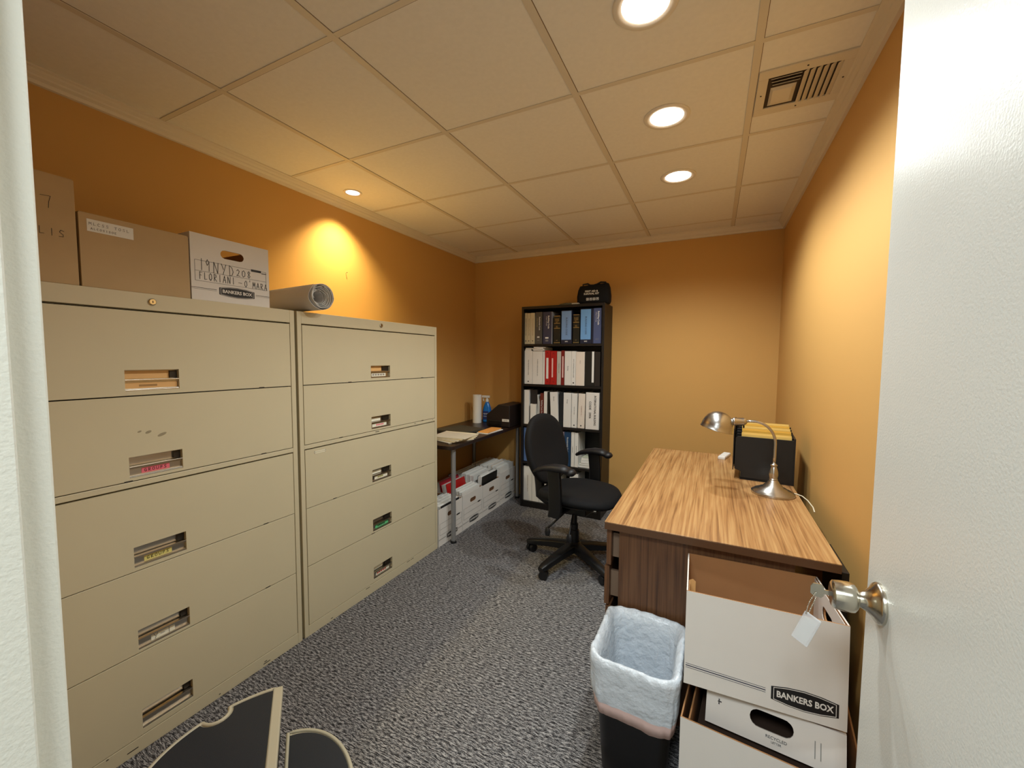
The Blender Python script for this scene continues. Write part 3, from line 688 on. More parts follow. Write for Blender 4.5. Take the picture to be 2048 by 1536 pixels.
wb('white_binder', -1.090, -1.053, z, .294, M_wbind, 'narrow white binder titled Construction Code with a ring hole', G2, 'NYC CONSTRUCTION CODE', .012)
wb('white_binder', -1.051, -.976, z, .288, M_wbind2, 'cream white binder beside the black binders', G2, 'ADA', .014, False, .7, ink=mat('faint ink', (170, 160, 160), .6))
t = book('black_binder', 'wide black binder with a tall white strip on its spine', 'binder', -.970, -.890, z, .292, M_blkbind, group=G2)
MB().box(.018, .036, -.0008, 0, .03, .290).build('spine_label', M_paper, t)
book('black_binder', 'plain dark brown-black binder at the right end of the second shelf', 'binder', -.888, -.842, z, .288, mat('brown black binder', (38, 32, 30), .42), group=G2)
# journals lying on the tops of the first binders
def flat(name, label, cat, cx, cy, z, w, d, h, m, rz=0, grp=None, side=None):
    t = thing(name, label, cat, (cx, cy, z + .001), rz, grp)
    th = min(.0012, h * .2)
    MB().box(-w / 2, w / 2, -d / 2, d / 2, 0, th).box(-w / 2, w / 2, -d / 2, d / 2, h - th, h).build('cover', m, t)
    MB().box(-w / 2 + .001, w / 2 - .001, -d / 2 + .001, d / 2 - .001, th, h - th).build('pages', side or M_paper, t)
    return t
zz = 1.130 + .2985
flat('journal', 'lower white journal lying at the far left on the second shelf binders', 'booklet', -1.500, 3.468, zz, .062, .20, .013, M_paper, 0, 'journals lying on the second shelf binders')
flat('journal', 'upper white journal lying at the far left on the second shelf binders', 'booklet', -1.498, 3.466, zz + .0135, .060, .20, .012, M_paper, .04, 'journals lying on the second shelf binders')
flat('journal', 'lower white journal lying beside the first red binder top', 'booklet', -1.396, 3.468, zz, .105, .22, .012, M_paper, 0, 'journals lying on the second shelf binders')
flat('journal', 'middle white journal lying beside the first red binder top', 'booklet', -1.400, 3.465, zz + .0125, .108, .22, .012, M_paper, -.05, 'journals lying on the second shelf binders')
flat('journal', 'topmost slightly askew white journal, above the first red binder', 'booklet', -1.394, 3.463, zz + .025, .112, .22, .008, M_paperg, .1, 'journals lying on the second shelf binders')

z = SH[2]
wb('white_binder', -1.533, -1.487, z, .310, M_wbind, 'white binder at the left end of the third shelf', G3, None, dot=False)
book('black_book', 'tall black book behind the small white booklet on the third shelf', 'book', -1.481, -1.415, z, .315, mat('charcoal cover', (36, 32, 34), .5), group=G3, y=BY + .045, depth=.19)
t = wb('white_booklet', -1.468, -1.416, z, .186, M_wbind, 'short white booklet standing in front of the tall black book', G3, None, dot=False, cat='booklet', y=BY + .012, depth=.03)
t = thing('loose_papers', 'curved loose white papers between the black and maroon books', 'papers', (-1.396, BY + .03, z + .001), 0)
pb = MB()
for k in range(4):
    h = .27 - .02 * k; xo = -.010 + .007 * k
    pb.loft([[(xo - .001 + b2, 0, zz_), (xo + .001 + b2, 0, zz_), (xo + .001 + b2, .19, zz_), (xo - .001 + b2, .19, zz_)] for zz_, b2 in ((0, -.004), (h * .4, 0), (h * .75, .003), (h, .0))])
pb.build('sheets', M_paper, t)
wb('maroon_book', -1.376, -1.344, z, .286, M_maroon, 'maroon softcover book with white lettering on the third shelf', G3, 'Building Code Illustrated', .016, False, cat='book', ink=M_txtw)
wb('white_binder', -1.340, -1.310, z, .303, M_wbind, 'narrow white binder right of the maroon book', G3, None, dot=False)
book('black_binder', 'narrow black binder in the middle of the third shelf', 'binder', -1.307, -1.288, z, .30, M_blkbind, group=G3)
wb('white_binder', -1.270, -1.200, z, .300, M_wbind, 'leaning white binder above the chair back', G3, 'Elevator', .012, False, .8, lean=-.05, ink=M_txt)
book('black_binder', 'black binder standing right of the leaning white binder', 'binder', -1.196, -1.163, z, .305, mat('blue black binder', (26, 32, 38), .42), group=G3)
wb('white_binder', -1.157, -1.088, z, .300, M_wbind, 'white binder right of the black binders on the third shelf', G3, 'Energy', .013, False, .75)
wb('white_binder', -1.083, -1.036, z, .298, M_wbind, 'white binder with a finger ring on the third shelf', G3, 'FUEL GAS CODE', .009)
wb('spiral_book', -1.028, -.970, z, .298, M_wbind2, 'cream white spiral bound manual beside the International Building Code', G3, 'COMMENTARY VOL. 2', .009, True, lean=.02, cat='book', ink=M_dred)
t = book('code_book', 'thick white International Building Code 2006 at the right end of the third shelf', 'book', -.955, -.842, z, .312, M_box, group=G3, y=BY + .012)
text('INTERNATIONAL BUILDING', .024, M_ink, t, (.022, -.0004, .160), DOWN, bold=.0005, sx=.84); text('CODE   2006', .026, M_ink, t, (-.020, -.0004, .165), DOWN, bold=.0004)

z = SH[3]
wb('blue_binder', -1.533, -1.493, z, .31, M_blue, 'slate blue binder at the left end of the fourth shelf', G4, None, dot=False)
wb('blue_binder', -1.488, -1.452, z, .31, M_blue, 'slate blue binder beside the chair back on the fourth shelf', G4, None, dot=False)
wb('mauve_booklet', -1.172, -1.147, z, .30, M_mauve, 'mauve booklet just right of the chair back', G4, None, dot=False, cat='booklet')
wb('code_book', -1.143, -1.088, z, .300, M_teal, 'deep blue Residential Code book right of the chair back', G4, 'Residential Code', .020, False, .62, cat='book', ink=M_txtw)
wb('white_binder', -1.082, -1.054, z, .302, M_wbind, 'white booklet right of the deep blue Residential Code book', G4, 'Commentary', .010, False, cat='booklet')
wb('white_binder', -1.051, -1.020, z, .300, M_wbind, 'white binder, last upright one on the fourth shelf', G4, 'PROPERTY CODE', .009, False)
for k, (w_, h_, lb) in enumerate(((.15, .022, 'lowest pale book'), (.145, .018, 'second pale book from the bottom'), (.14, .026, 'third pale book'), (.125, .020, 'topmost pale book'))):
    flat('flat_book', lb + ' lying in the fourth shelf stack behind the armrest', 'book', -.945 + .006 * k, 3.49, z + sum((.022, .018, .026, .020)[:k]) + .0005 * k, w_, .22, h_, mat('pale green grey cover', (196, 200, 176), .6) if k % 2 else M_paper, .05 * (k % 3 - 1), 'books lying on the fourth shelf')

z = SH[4]
for x0, x1, h, lb, wd in ((-1.533, -1.451, .317, 'wide white binder at the left end of the bottom shelf', 'ADMINISTRATIVE CODE OF THE CITY'), (-1.448, -1.380, .312, 'white binder second from the left on the bottom shelf', None), (-1.377, -1.310, .310, 'white binder third from the left on the bottom shelf', None),
                          (-1.270, -1.236, .300, 'narrow white binder seen behind the chair armrest post, left one', None), (-1.232, -1.192, .300, 'narrow white binder seen behind the chair armrest post, right one', None)):
    wb('white_binder', x0, x1, z, h, M_wbind, lb, G5, wd, .009, False, ink=mat('brown ink', (110, 70, 60), .6))
book('black_binder', 'black binder on the bottom shelf between white binders', 'binder', -1.306, -1.273, z, .30, M_blkbind, group=G5)
wb('white_binder', -1.090, -1.015, z, .305, M_paper, 'white binder on the bottom shelf seen over the chair seat', G5, None, dot=False)
for k in range(3):
    flat('flat_book', ('lowest', 'middle', 'top')[k] + ' white folder of the pile on the bottom shelf behind the seat', 'folder', -.925, 3.48, z + .30 - .27 + .024 * k if k else z, .15, .22, .028 if k == 0 else .022, M_paper, .04 * (k - 1), 'folders lying on the bottom shelf')

# on top of the bookcase
t = thing('first_aid_bag', 'black fabric first aid kit bag standing on top of the bookcase', 'bag', (-.925, 3.44, BH))
pr = [(.132, .045, 0), (.140, .052, .02), (.142, .05, .07), (.134, .046, .12), (.124, .038, .15), (.12, .030, .158)]
rg = []
for a_, b2, zz in pr:
    r = rrect(a_, b2, min(b2 * .8, .03), zz, 5)
    rg.append([(x, y, zq + (.010 * noise.noise(Vector((x * 14, y * 10, 3))) + .016 * max(0, x / .13) if zz > .1 else 0)) for x, y, zq in r])
MB().loft(rg).build('bag_body', M_black, t, smooth=True)
MB().tube([(-.095, -.02, .135), (-.09, -.022, .17), (-.05, -.024, .173), (-.03, -.022, .160), (0, -.022, .158), (.03, -.022, .165), (.06, -.02, .180), (.10, -.02, .176), (.12, -.02, .14)], .008, 8).build('handle', M_blackp, t, smooth=True)
o = text('FIRST AID &\nSURVIVAL KIT', .021, M_txtw, t, (-.01, -.0535, .095), FRONT, bold=.0005)
for k in range(4):
    x = -.052 + k * .028
    e = MB(); e.box(x, x + .021, -.0545, -.0525, .030, .033).box(x, x + .021, -.0545, -.0525, .048, .051).box(x, x + .003, -.0545, -.0525, .033, .048).box(x + .018, x + .021, -.0545, -.0525, .033, .048)
    e.box(x + .007, x + .014, -.0545, -.0525, .036 + .002 * (k % 2), .045, Matrix.Identity(4)); e.build('printed_symbol', M_txtw, t)
t = thing('folded_cloth', 'small crumpled grey-green item lying on the bookcase beside the black bag', 'clutter', (-1.15, 3.43, BH))
rg = []
for s_, zz in ((1, 0), (1.02, .008), (.9, .016), (.5, .020)):
    rg.append([(x * s_, y * s_, zz + (.008 * noise.noise(Vector((x * 30, y * 30, zz))) if zz > .01 else 0)) for x, y, _ in sup(.085, .05, 2.2, 0, 32)])
MB().loft(rg).build('cloth', mat('grey green cloth', (92, 88, 66), .8), t, smooth=True)
t = thing('tape_roll', 'small pale flat packet on the bookcase against the black bag', 'packet', (-1.065, 3.375, BH))
MB().box(-.03, .03, -.02, .02, 0, .012).build('packet', mat('pale packet', (190, 180, 160), .5), t, bevel=.002)

# ------------------------------------------------------------------ dark side table and what is on it
t = thing('side_table', 'dark brown table on grey tubular legs between the cabinet and the back wall', 'table', (-1.92, 2.98, 0))
MB().loft([rrect(.285, .615, .03, z_, 5) for z_ in (.704, .730)]).build('table_top', M_table, t, bevel=.002)
for sx in (-1, 1):
    for sy in (-1, 1):
        lg = MB().cyl((sx * .247, sy * .545, .018), (sx * .247, sy * .545, .704), .0175, 20).build('leg', M_leg, t, auto=40)
        MB().lathe([(.014, .018), (.022, .012), (.022, 0)], 18, Matrix.Translation((sx * .247, sy * .545, 0))).build('leg_foot', M_blackp, lg)
TZ = .730
t = thing('paper_towel_roll', 'slim standing roll of white paper towel on the dark table', 'paper towel', (-2.055, 3.40, TZ))
MB().lathe([(.012, 0), (.043, 0), (.043, .272), (.012, .272), (.012, 0)], 32).build('towel_paper', M_paper, t, auto=40)
t = thing('spray_bottle', 'blue glass cleaner spray bottle behind the paper towel roll', 'bottle', (-1.985, 3.475, TZ))
MB().loft([sup(.042, .028, 3, 0), sup(.045, .03, 3, .01), sup(.045, .03, 3, .11), sup(.036, .026, 2.6, .15), sup(.020, .018, 2, .19), sup(.014, .014, 2, .20)], True, True).build('bottle_body', mat('blue cleaner liquid', (26, 110, 190), .2), t, smooth=True)
MB().box(-.03, .03, -.0312, -.030, .03, .11).build('bottle_label', mat('dark label', (30, 50, 110), .4), t)
text('GLASS', .018, M_txtw, t, (0, -.0318, .085), FRONT); text('CLEANER', .012, M_txtw, t, (0, -.0318, .06), FRONT)
MB().cyl((0, 0, .20), (0, 0, .225), .015, 20).cyl((0, 0, .225), (0, 0, .245), .010, 16).box(-.055, .025, -.012, .012, .240, .262).build('spray_head', M_txtw, t, bevel=.003)
MB().tube([(-.035, 0, .242), (-.045, 0, .225), (-.038, 0, .205)], .005, 8).build('trigger', M_txtw, t)
# black printer like box
t = thing('black_printer', 'low black boxy printer with a sloped lid at the corner end of the dark table', 'printer', (-1.735, 3.40, TZ))
MB().prism([(-.135, 0), (.105, 0), (.105, .20), (-.01, .205), (-.135, .105)], .30, Matrix.Translation((0, -.14, .004))).build('printer_body', mat('printer black', (30, 22, 20), .5), t, bevel=.006)
MB().box(-.11, .02, -.150, -.138, .02, .06).build('paper_slot', M_blackp, t, bevel=.003)
o = MB().box(.03, .10, -.1415, -.1405, .055, .078, Matrix.Rotation(R(0), 4, 'Y')).build('white_label', M_paper, t)
text('NOTICE', .012, M_txt, o, (.065, -.142, .066), FRONT)
for sx in (-.12, .09): MB().box(sx, sx + .012, -.13, .14, 0, .006).build('foot', M_blackp, t)
# papers near the cabinet
t = thing('manila_folders', 'pile of cream manila folders on the table corner beside the cabinet', 'folders', (-1.795, 2.60, TZ))
for k in range(5):
    mm = Matrix.Translation((-.02 + .006 * k, .01 * k, .003 + .0055 * k)) @ Matrix.Rotation(R(-18 + 6 * k), 4, 'Z')
    mb = MB(); mb.loft([[(-.15, -.12, z_), (.14, -.12, z_ + .001), (.145, .12, z_), (-.15, .12, z_ + .002)] for z_ in (-.002, .0022)], True, True, mm)
    mb.build('folder', mat('cream manila', (226, 208, 166), .7) if k % 2 else mat('cream paper', (232, 222, 196), .7), t)
t = thing('grey_portfolio', 'dark grey flat portfolio lying behind the manila folders', 'portfolio', (-1.93, 2.925, TZ + .001))
MB().box(-.15, .15, -.15, .14, 0, .022, Matrix.Rotation(R(-10), 4, 'Z')).build('portfolio_cover', mat('dark olive grey cover', (58, 54, 44), .7), t, bevel=.004)
t = thing('manila_envelope', 'orange tan envelope with papers lying at the front edge of the dark table', 'envelope', (-1.700, 3.03, TZ + .001))
MB().box(-.05, .055, -.13, .12, 0, .006, Matrix.Rotation(R(-4), 4, 'Z')).build('inner_papers', M_paper, t)
MB().box(-.052, .045, -.12, .13, .0065, .0145, Matrix.Rotation(R(2), 4, 'Z')).build('envelope', mat('orange tan envelope', (214, 150, 76), .7), t, bevel=.001)

# ------------------------------------------------------------------ storage boxes under the table, with their files
FX = -1.722
UG = 'white storage boxes under the dark table'
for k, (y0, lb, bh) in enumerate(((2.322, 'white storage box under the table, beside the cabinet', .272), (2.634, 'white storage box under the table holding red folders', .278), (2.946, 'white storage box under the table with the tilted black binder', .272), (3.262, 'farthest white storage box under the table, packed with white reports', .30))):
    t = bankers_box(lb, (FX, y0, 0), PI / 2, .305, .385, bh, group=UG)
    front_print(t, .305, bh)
    MB().box(.06, .245, .0045, .006, bh * .55, bh - .012).build('flap_or_hole_shade', mat('painted handle hole shade', (92, 62, 38), .85), t)  # added sheet, dark brown paints the shade inside the handle hole
def filed(name, label, cat, yc, dx, w, zt, m, th, lean=0, z0=.02, grp=None, pages=None):
    "flat file standing in a box, face to +x; dx = distance behind the box front"
    t = thing(name, label, cat, (FX - dx, yc, z0), 0, grp, rot=(0, lean, 0))
    h = zt - z0
    MB().box(-th / 2, -th / 2 + .002, -w / 2, w / 2, 0, h).box(th / 2 - .002, th / 2, -w / 2, w / 2, 0, h).build('cover', m, t)
    MB().box(-th / 2 + .002, th / 2 - .002, -w / 2 + .003, w / 2 - .003, .002, h - .004).build('pages', pages or M_paper, t)
    return t
g = 'files standing in the box beside the cabinet'
t = filed('file_report', 'white report with a black edge strip at the front of the box beside the cabinet', 'report', 2.475, .020, .25, .288, M_paper, .022, grp=g); MB().box(.0112, .0125, -.12, .12, .245, .267).build('edge_strip', M_ink, t)
for k, dx in enumerate((.055, .085, .118)): filed('file_report', ('second', 'third', 'fourth')[k] + ' white report from the front in the box beside the cabinet', 'report', 2.475, dx, .26, .292 + .003 * k, M_paper, .02, grp=g)
filed('black_folder', 'black folder behind the reports in the box beside the cabinet', 'folder', 2.475, .165, .27, .285, M_blkbind, .03, grp=g)
filed('black_folder', 'rearmost black folder in the box beside the cabinet', 'folder', 2.475, .25, .27, .30, M_blkbind, .05, grp=g)
g = 'files standing in the red folder box'
for k, (dx, zt, m, th, lb) in enumerate(((.024, .300, M_paper, .022, 'front white report in the red folder box'), (.052, .306, M_paper, .022, 'second white report in the red folder box'), (.080, .312, M_wbind, .02, 'third white report in the red folder box'), (.125, .345, M_red, .05, 'front red folder in the box under the table'), (.19, .355, mat('raspberry folder', (168, 30, 48), .5), .055, 'rear raspberry red folder in the box under the table'), (.255, .31, M_blkbind, .05, 'black folder behind the red folders'))):
    filed('red_folder' if 'red folder in' in lb or 'red folder' in lb and 'raspberry' in lb else ('black_folder' if 'black' in lb else 'file_report'), lb, 'folder' if m in (M_red, M_blkbind) or 'raspberry' in lb else 'report', 2.786, dx, .27, zt, m, th, -.02 if dx < .1 else -.22, grp=g)
g = 'files standing in the black binder box'
t = filed('black_binder', 'slanted open black binder at the front of the third box under the table', 'binder', 3.098, .062, .27, .345, M_blkbind, .045, .07, grp=g)
MB().box(-.012, .002, -.125, .02, .30, .333).build('loose_sheets', M_paper, t)
for k in range(5): filed('file_report', ('nearest', 'second', 'third', 'fourth', 'rearmost')[k] + ' white ring bound report behind the slanted black binder', 'report', 3.098, .118 + .042 * k, .285, .345 + .004 * (k % 3), M_wbind if k % 2 else M_paper, .036, grp=g)
filed('black_folder', 'black folder at the rear of the slanted binder box', 'folder', 3.098, .345, .28, .32, M_blkbind, .04, grp=g)
g = 'files standing in the farthest box'
for k in range(7): filed('file_report', ('nearest', 'second', 'third', 'fourth', 'fifth', 'sixth', 'rearmost')[k] + ' white report in the farthest box under the table', 'report', 3.414, .028 + .045 * k, .285, .350 + .006 * (k % 3), (M_paper, M_wbind, M_wbind2)[k % 3], .036, grp=g)

# ------------------------------------------------------------------ wooden desk
DX0, DX1, DY0, DY1, DZ = -.350, .372, 1.518, 2.965, .742
t = thing('wooden_desk', 'wood laminate desk with a light oak top standing along the right wall', 'desk', ((DX0 + DX1) / 2, (DY0 + DY1) / 2, 0))
ox, oy = -(DX0 + DX1) / 2, -(DY0 + DY1) / 2
O = Matrix.Translation((ox, oy, 0))
top = MB().box(DX0, DX1, DY0, DY1, DZ - .0035, DZ, O).build('desk_top', M_desk, t, bevel=.0008)
MB().box(DX0, DX1, DY0, DY1, DZ - .030, DZ - .0035, O).build('top_edge', mat('brown edge band', (88, 60, 38), .45), t, bevel=.0008)
MB().box(-.302, .262, 1.560, 1.580, 0, DZ - .030, O).build('end_panel', M_deskp, t, bevel=.001)
MB().box(-.302, .262, 2.90, 2.92, 0, DZ - .030, O).build('end_panel', M_deskp, t, bevel=.001)
MB().box(.245, .262, 1.58, 2.90, .30, DZ - .030, O).build('back_panel', M_deskp, t)
MB().box(-.285, .245, 1.985, 2.0, .05, DZ - .030, O).build('inner_panel', M_deskp, t)
for k, (z0, z1, out) in enumerate(((.560, .706, .0), (.40, .553, .006), (.06, .392, .0))):
    dr = MB().box(-.348 - out, -.330 - out, 1.550, 2.0, z0, z1, O).build('drawer', M_deskp, t, bevel=.001)
    MB().box(-.330 - out, .10, 1.585, 1.597, z0 + .02, z1 - .03, O).box(-.330 - out, .10, 1.965, 1.977, z0 + .02, z1 - .03, O).box(-.330 - out, .10, 1.597, 1.965, z0 + .02, z0 + .026, O).build('drawer_side', M_drawer, dr)
    MB().cyl(O @ Vector((-.350 - out, 1.74, (z0 + z1) / 2)), O @ Vector((-.368 - out, 1.74, (z0 + z1) / 2)), .012, 16).build('drawer_knob', M_steel_d, dr)
# things on the desk
t = thing('desk_lamp', 'brushed nickel gooseneck desk lamp on the oak desk top', 'lamp', (.268, 2.195, DZ))
MB().lathe([(.086, 0), (.088, .004), (.087, .010), (.080, .013), (.076, .018), (.060, .023), (.056, .028), (.042, .033), (.036, .042), (.026, .052), (.022, .060), (.017, .066), (.018, .070), (.0155, .073), (.0185, .088), (.0175, .104), (.0125, .124), (.0105, .128), (.014, .132), (.014, .137), (.008, .141), (.0065, .146)], 48).build('lamp_base', M_nickel, t, auto=50)
pts = [(0, 0, .14), (.001, 0, .17), (.001, 0, .20)]
for k in range(13):
    a_ = PI / 2 * k / 12; pts.append((-.085 + .086 * math.cos(a_), 0, .235 + .096 * math.sin(a_)))
pts += [(-.100, 0, .331), (-.118, 0, .329)]
MB().tube(pts, .0062, 14).build('gooseneck', M_nickel, t, smooth=True)
SM = Matrix.Translation((-.118, 0, .329)) @ Matrix.Rotation(R(-94), 4, 'Y')
MB().lathe([(.0062, -.004), (.012, 0), (.0155, .004), (.0175, .012), (.0175, .046), (.019, .048), (.019, .052), (.013, .062)], 32, SM).build('socket', M_nickel, t, auto=40)
# bell shaped shade opening down and left
SH_M = Matrix.Translation((-.222, 0, .367)) @ Matrix.Rotation(R(-166), 4, 'Y')
pf = [(.003, 0), (.020, .0025), (.038, .010), (.054, .024), (.064, .042), (.070, .062), (.0725, .082), (.0745, .084), (.0745, .087)]
MB().lathe(pf + [(r - .0012, z_) for r, z_ in reversed(pf)], 48, SH_M).build('lamp_shade', M_nickel, t, auto=50)
MB().lathe([(.0001, .012), (.013, .014), (.016, .022), (.024, .040), (.022, .060), (.0001, .070)], 24, SH_M).build('bulb', mat('frosted bulb', (232, 230, 222), .4), t, smooth=True)
MB().tube([(-.128, .0, .31), (-.128, .0, .300), (-.128, 0, .297)], .0035, 8).tube([(-.148, .0, .31), (-.148, .0, .298)], .0035, 8).build('switch_knob', M_blackp, t)
MB().tube([(.07, .03, .004), (.095, .035, .0035), (.115, .01, .0035), (.125, -.05, .0035), (.128, -.14, .0035), (.122, -.2, .0035)], .0025, 8).build('power_cord', mat('ivory cord', (214, 204, 178), .5), t, smooth=True)

t = thing('file_sorter', 'black upright desktop file sorter holding yellow folders behind the lamp', 'file organizer', (.252, 2.52, DZ), R(-4))
for k, (yy, hh, x0, x1) in enumerate(((-.135, .222, -.125, .130), (-.085, .228, -.128, .130), (-.035, .234, -.130, .130), (.015, .240, -.130, .130), (.065, .246, -.130, .130), (.115, .252, -.130, .130))):
    mb = MB(); mb.prism([(x0 + .028, 0), (x1, 0), (x1, hh), (x0 + .010, hh), (x0, hh - .012), (x0, .050), (x0 + .028, .040)], .006, Matrix.Translation((0, yy, .002)))
    mb.build('divider', M_blackp, t, bevel=.001)
MB().box(-.10, .130, -.135, .121, 0, .012).build('base_plate', M_blackp, t)
MB().box(.126, .134, -.135, .121, 0, .232).build('side_plate', M_blackp, t)
MB().prism([(0, 0), (.256, 0), (.256, .245), (.0, .215)], .004, Matrix.Translation((-.130, -.135, 0.045)) @ Matrix.Rotation(PI / 2, 4, 'Z')).build('side_plate', M_blackp, t)
M_yf = mat('yellow folder', (224, 178, 74), .6); M_yf2 = mat('manila yellow', (230, 196, 110), .6)
SG = 'yellow folders standing in the black sorter'
for k, (yy, hh, x0, lb) in enumerate(((-.112, .242, -.098, 'front'), (-.062, .256, -.096, 'second'), (-.012, .262, -.098, 'third'), (.040, .268, -.094, 'fourth'), (.088, .272, -.092, 'rearmost'))):
    th_ = R(-4); cx_, cy_ = .252 + yy * -math.sin(th_), 2.52 + yy * math.cos(th_)
    f = thing('yellow_folder', lb + ' yellow folder standing in the black file sorter', 'folder', (cx_, cy_, DZ + .013), th_, SG)
    MB().box(x0, .118, -.006, -.004, 0, hh - .02).box(x0, .118, .004, .006, 0, hh - .013).build('cover', M_yf if k % 2 else M_yf2, f)
    MB().box(x0 + .004, .114, -.0035, .0035, .002, hh - .026).build('pages', M_paper, f)

t = thing('remote_control', 'small white remote control on the desk left of the black file sorter', 'remote', (.084, 2.885, DZ), R(-14))
MB().loft([rrect(.020, .075, .006, 0, 4), rrect(.021, .076, .006, .004, 4), rrect(.021, .076, .006, .014, 4), rrect(.018, .073, .005, .019, 4)]).build('remote_body', M_txtw, t, smooth=False, bevel=.001)
for a_ in (-.03, 0, .03): MB().lathe([(.006, .019), (.005, .0205), (.0001, .0205)], 14, Matrix.Translation((0, a_, 0))).build('button', M_wbind, t)

# ------------------------------------------------------------------ office chair (local: +x is where the sitter faces)
t = thing('office_chair', 'black fabric swivel office chair with armrests in front of the bookcase', 'chair', (-.795, 2.575, 0), R(-10))
# seat cushion
def cushion(prof, a, b, cx, cy, e=2.5, n=48, fn=None, mtx=None):
    rg = []
    for s_, z_ in prof:
        r = sup(a * s_, b * s_, e, z_, n, cx, cy)
        rg.append([(x, y, z_ + (fn(x - cx, y - cy) if fn else 0)) for x, y, _ in r])
    return MB().loft(rg, True, True, mtx)
seatf = lambda x, y: -.018 * max(0, (x - .12) / .13) ** 2 + .012 * (abs(y) / .24) ** 2
cushion([(.55, .446), (.86, .445), (.95, .450), (1.0, .462), (1.0, .474), (.965, .489), (.88, .498), (.70, .503), (.40, .501), (.12, .499)], .258, .252, .035, 0, 2.6, fn=seatf).build('seat_cushion', M_black, t, smooth=True)
cushion([(.5, .425), (.80, .430), (.86, .438), (.86, .447)], .245, .245, .03, 0, 2.6).build('seat_shell', M_blackp, t, smooth=True)
MB().box(-.13, .12, -.09, .09, .355, .430).box(-.16, .05, -.045, .045, .355, .400).build('seat_mechanism', M_blackp, t, bevel=.008)
# backrest: rounded shield, leaning back
BM = Matrix.Translation((-.262, 0, .735)) @ Matrix.Rotation(R(-13), 4, 'Y')
def back_ring(s_, dx, n=52):
    out = []
    for k in range(n):
        a_ = 2 * PI * k / n; c, sn = math.cos(a_), math.sin(a_)
        yy = math.copysign(abs(c) ** .86, c) * .240 * s_; zz = math.copysign(abs(sn) ** .80, sn) * .240 * s_
        yy *= 1.0 + .12 * (-zz / .24) * .5
        curve = 1.05 * yy * yy + .35 * zz * zz - .018 * math.cos(zz * 9)
        out.append((dx + curve, yy, zz))
    return out
rg = [back_ring(s_, dx) for s_, dx in ((.15, -.028), (.6, -.028), (.88, -.026), (.97, -.016), (1.0, 0), (.985, .014), (.94, .026), (.82, .034), (.55, .038), (.15, .038))]
MB().loft(rg, True, True, BM).build('backrest', M_black, t, smooth=True)
MB().tube([(-.10, 0, .375), (-.22, 0, .372), (-.275, 0, .40), (-.278, 0, .47), (-.300, 0, .60), (-.322, 0, .72)], [.020, .022, .024, .024, .022, .018], 14, 1.5).build('back_bar', M_blackp, t, smooth=True)
MB().box(-.325, -.300, -.05, .05, .62, .74).build('back_plate', M_blackp, t, bevel=.01)
# armrests
for sy in (-1, 1):
    arm = bpy.data.objects.new('armrest', None); C.objects.link(arm); arm.parent = t; arm.location = (0, sy * .285, 0)
    pth = [(-.140, 0, .652), (-.110, 0, .670), (-.06, 0, .688), (.0, 0, .699), (.06, -.005 * sy, .700), (.105, -.01 * sy, .690)]
    mb = MB(); mb.tube([tuple(p) for p in pth], [.018, .026, .034, .040, .042, .036], 16, .58)
    mb.lathe([(.0001, -.020), (.018, -.017), (.030, -.006), (.031, .004), (.022, .015), (.0001, .019)], 16, Matrix.Translation((.108, -.01 * sy, .686)) @ Matrix.Diagonal((1.1, 1.15, 1.15, 1)))
    mb.build('arm_pad', M_blacks, arm, smooth=True)
    mb = MB(); mb.loft([rrect(.046, .013, .011, .680, 4, .0, 0), rrect(.044, .013, .011, .57, 4, .01, .0), rrect(.044, .013, .011, .44, 4, .015, 0), rrect(.040, .012, .011, .39, 4, .0, -.004 * sy)])
    mb.build('arm_post', M_blackp, arm, auto=50)
    MB().box(-.035, .03, -.25 * (1 if sy > 0 else -0.0) + (0 if sy > 0 else 0), .0 + (.25 if sy < 0 else 0), .392, .408).build('arm_bracket', M_blackp, arm, bevel=.004)
# column, levers, base
MB().lathe([(.030, .10), (.030, .22), (.024, .225), (.024, .26), (.016, .262), (.016, .36), (.03, .362)], 28).build('gas_column', M_blackp, t, auto=40)
for a_, r0, r1 in ((-108, .10, .24), (-70, .09, .25)):
    c, s_ = math.cos(R(a_)), math.sin(R(a_))
    lv = MB().tube([(r0 * c * .4 - .03, r0 * s_ * .4, .372), (r0 * c, r0 * s_, .350), (r1 * c, r1 * s_, .285)], [.006, .006, .007], 10).build('lever', M_blackp, t, smooth=True)
    MB().lathe([(.004, -.028), (.016, -.024), (.020, 0), (.014, .026), (.004, .03)], 14, Matrix.Translation((r1 * c, r1 * s_, .262)) @ Matrix.Diagonal((1, .5, 1, 1))).build('lever_paddle', M_blacks, lv, smooth=True)
MB().lathe([(.045, .075), (.055, .085), (.052, .125), (.034, .140), (.034, .15)], 28).build('base_hub', M_blackp, t, auto=40)
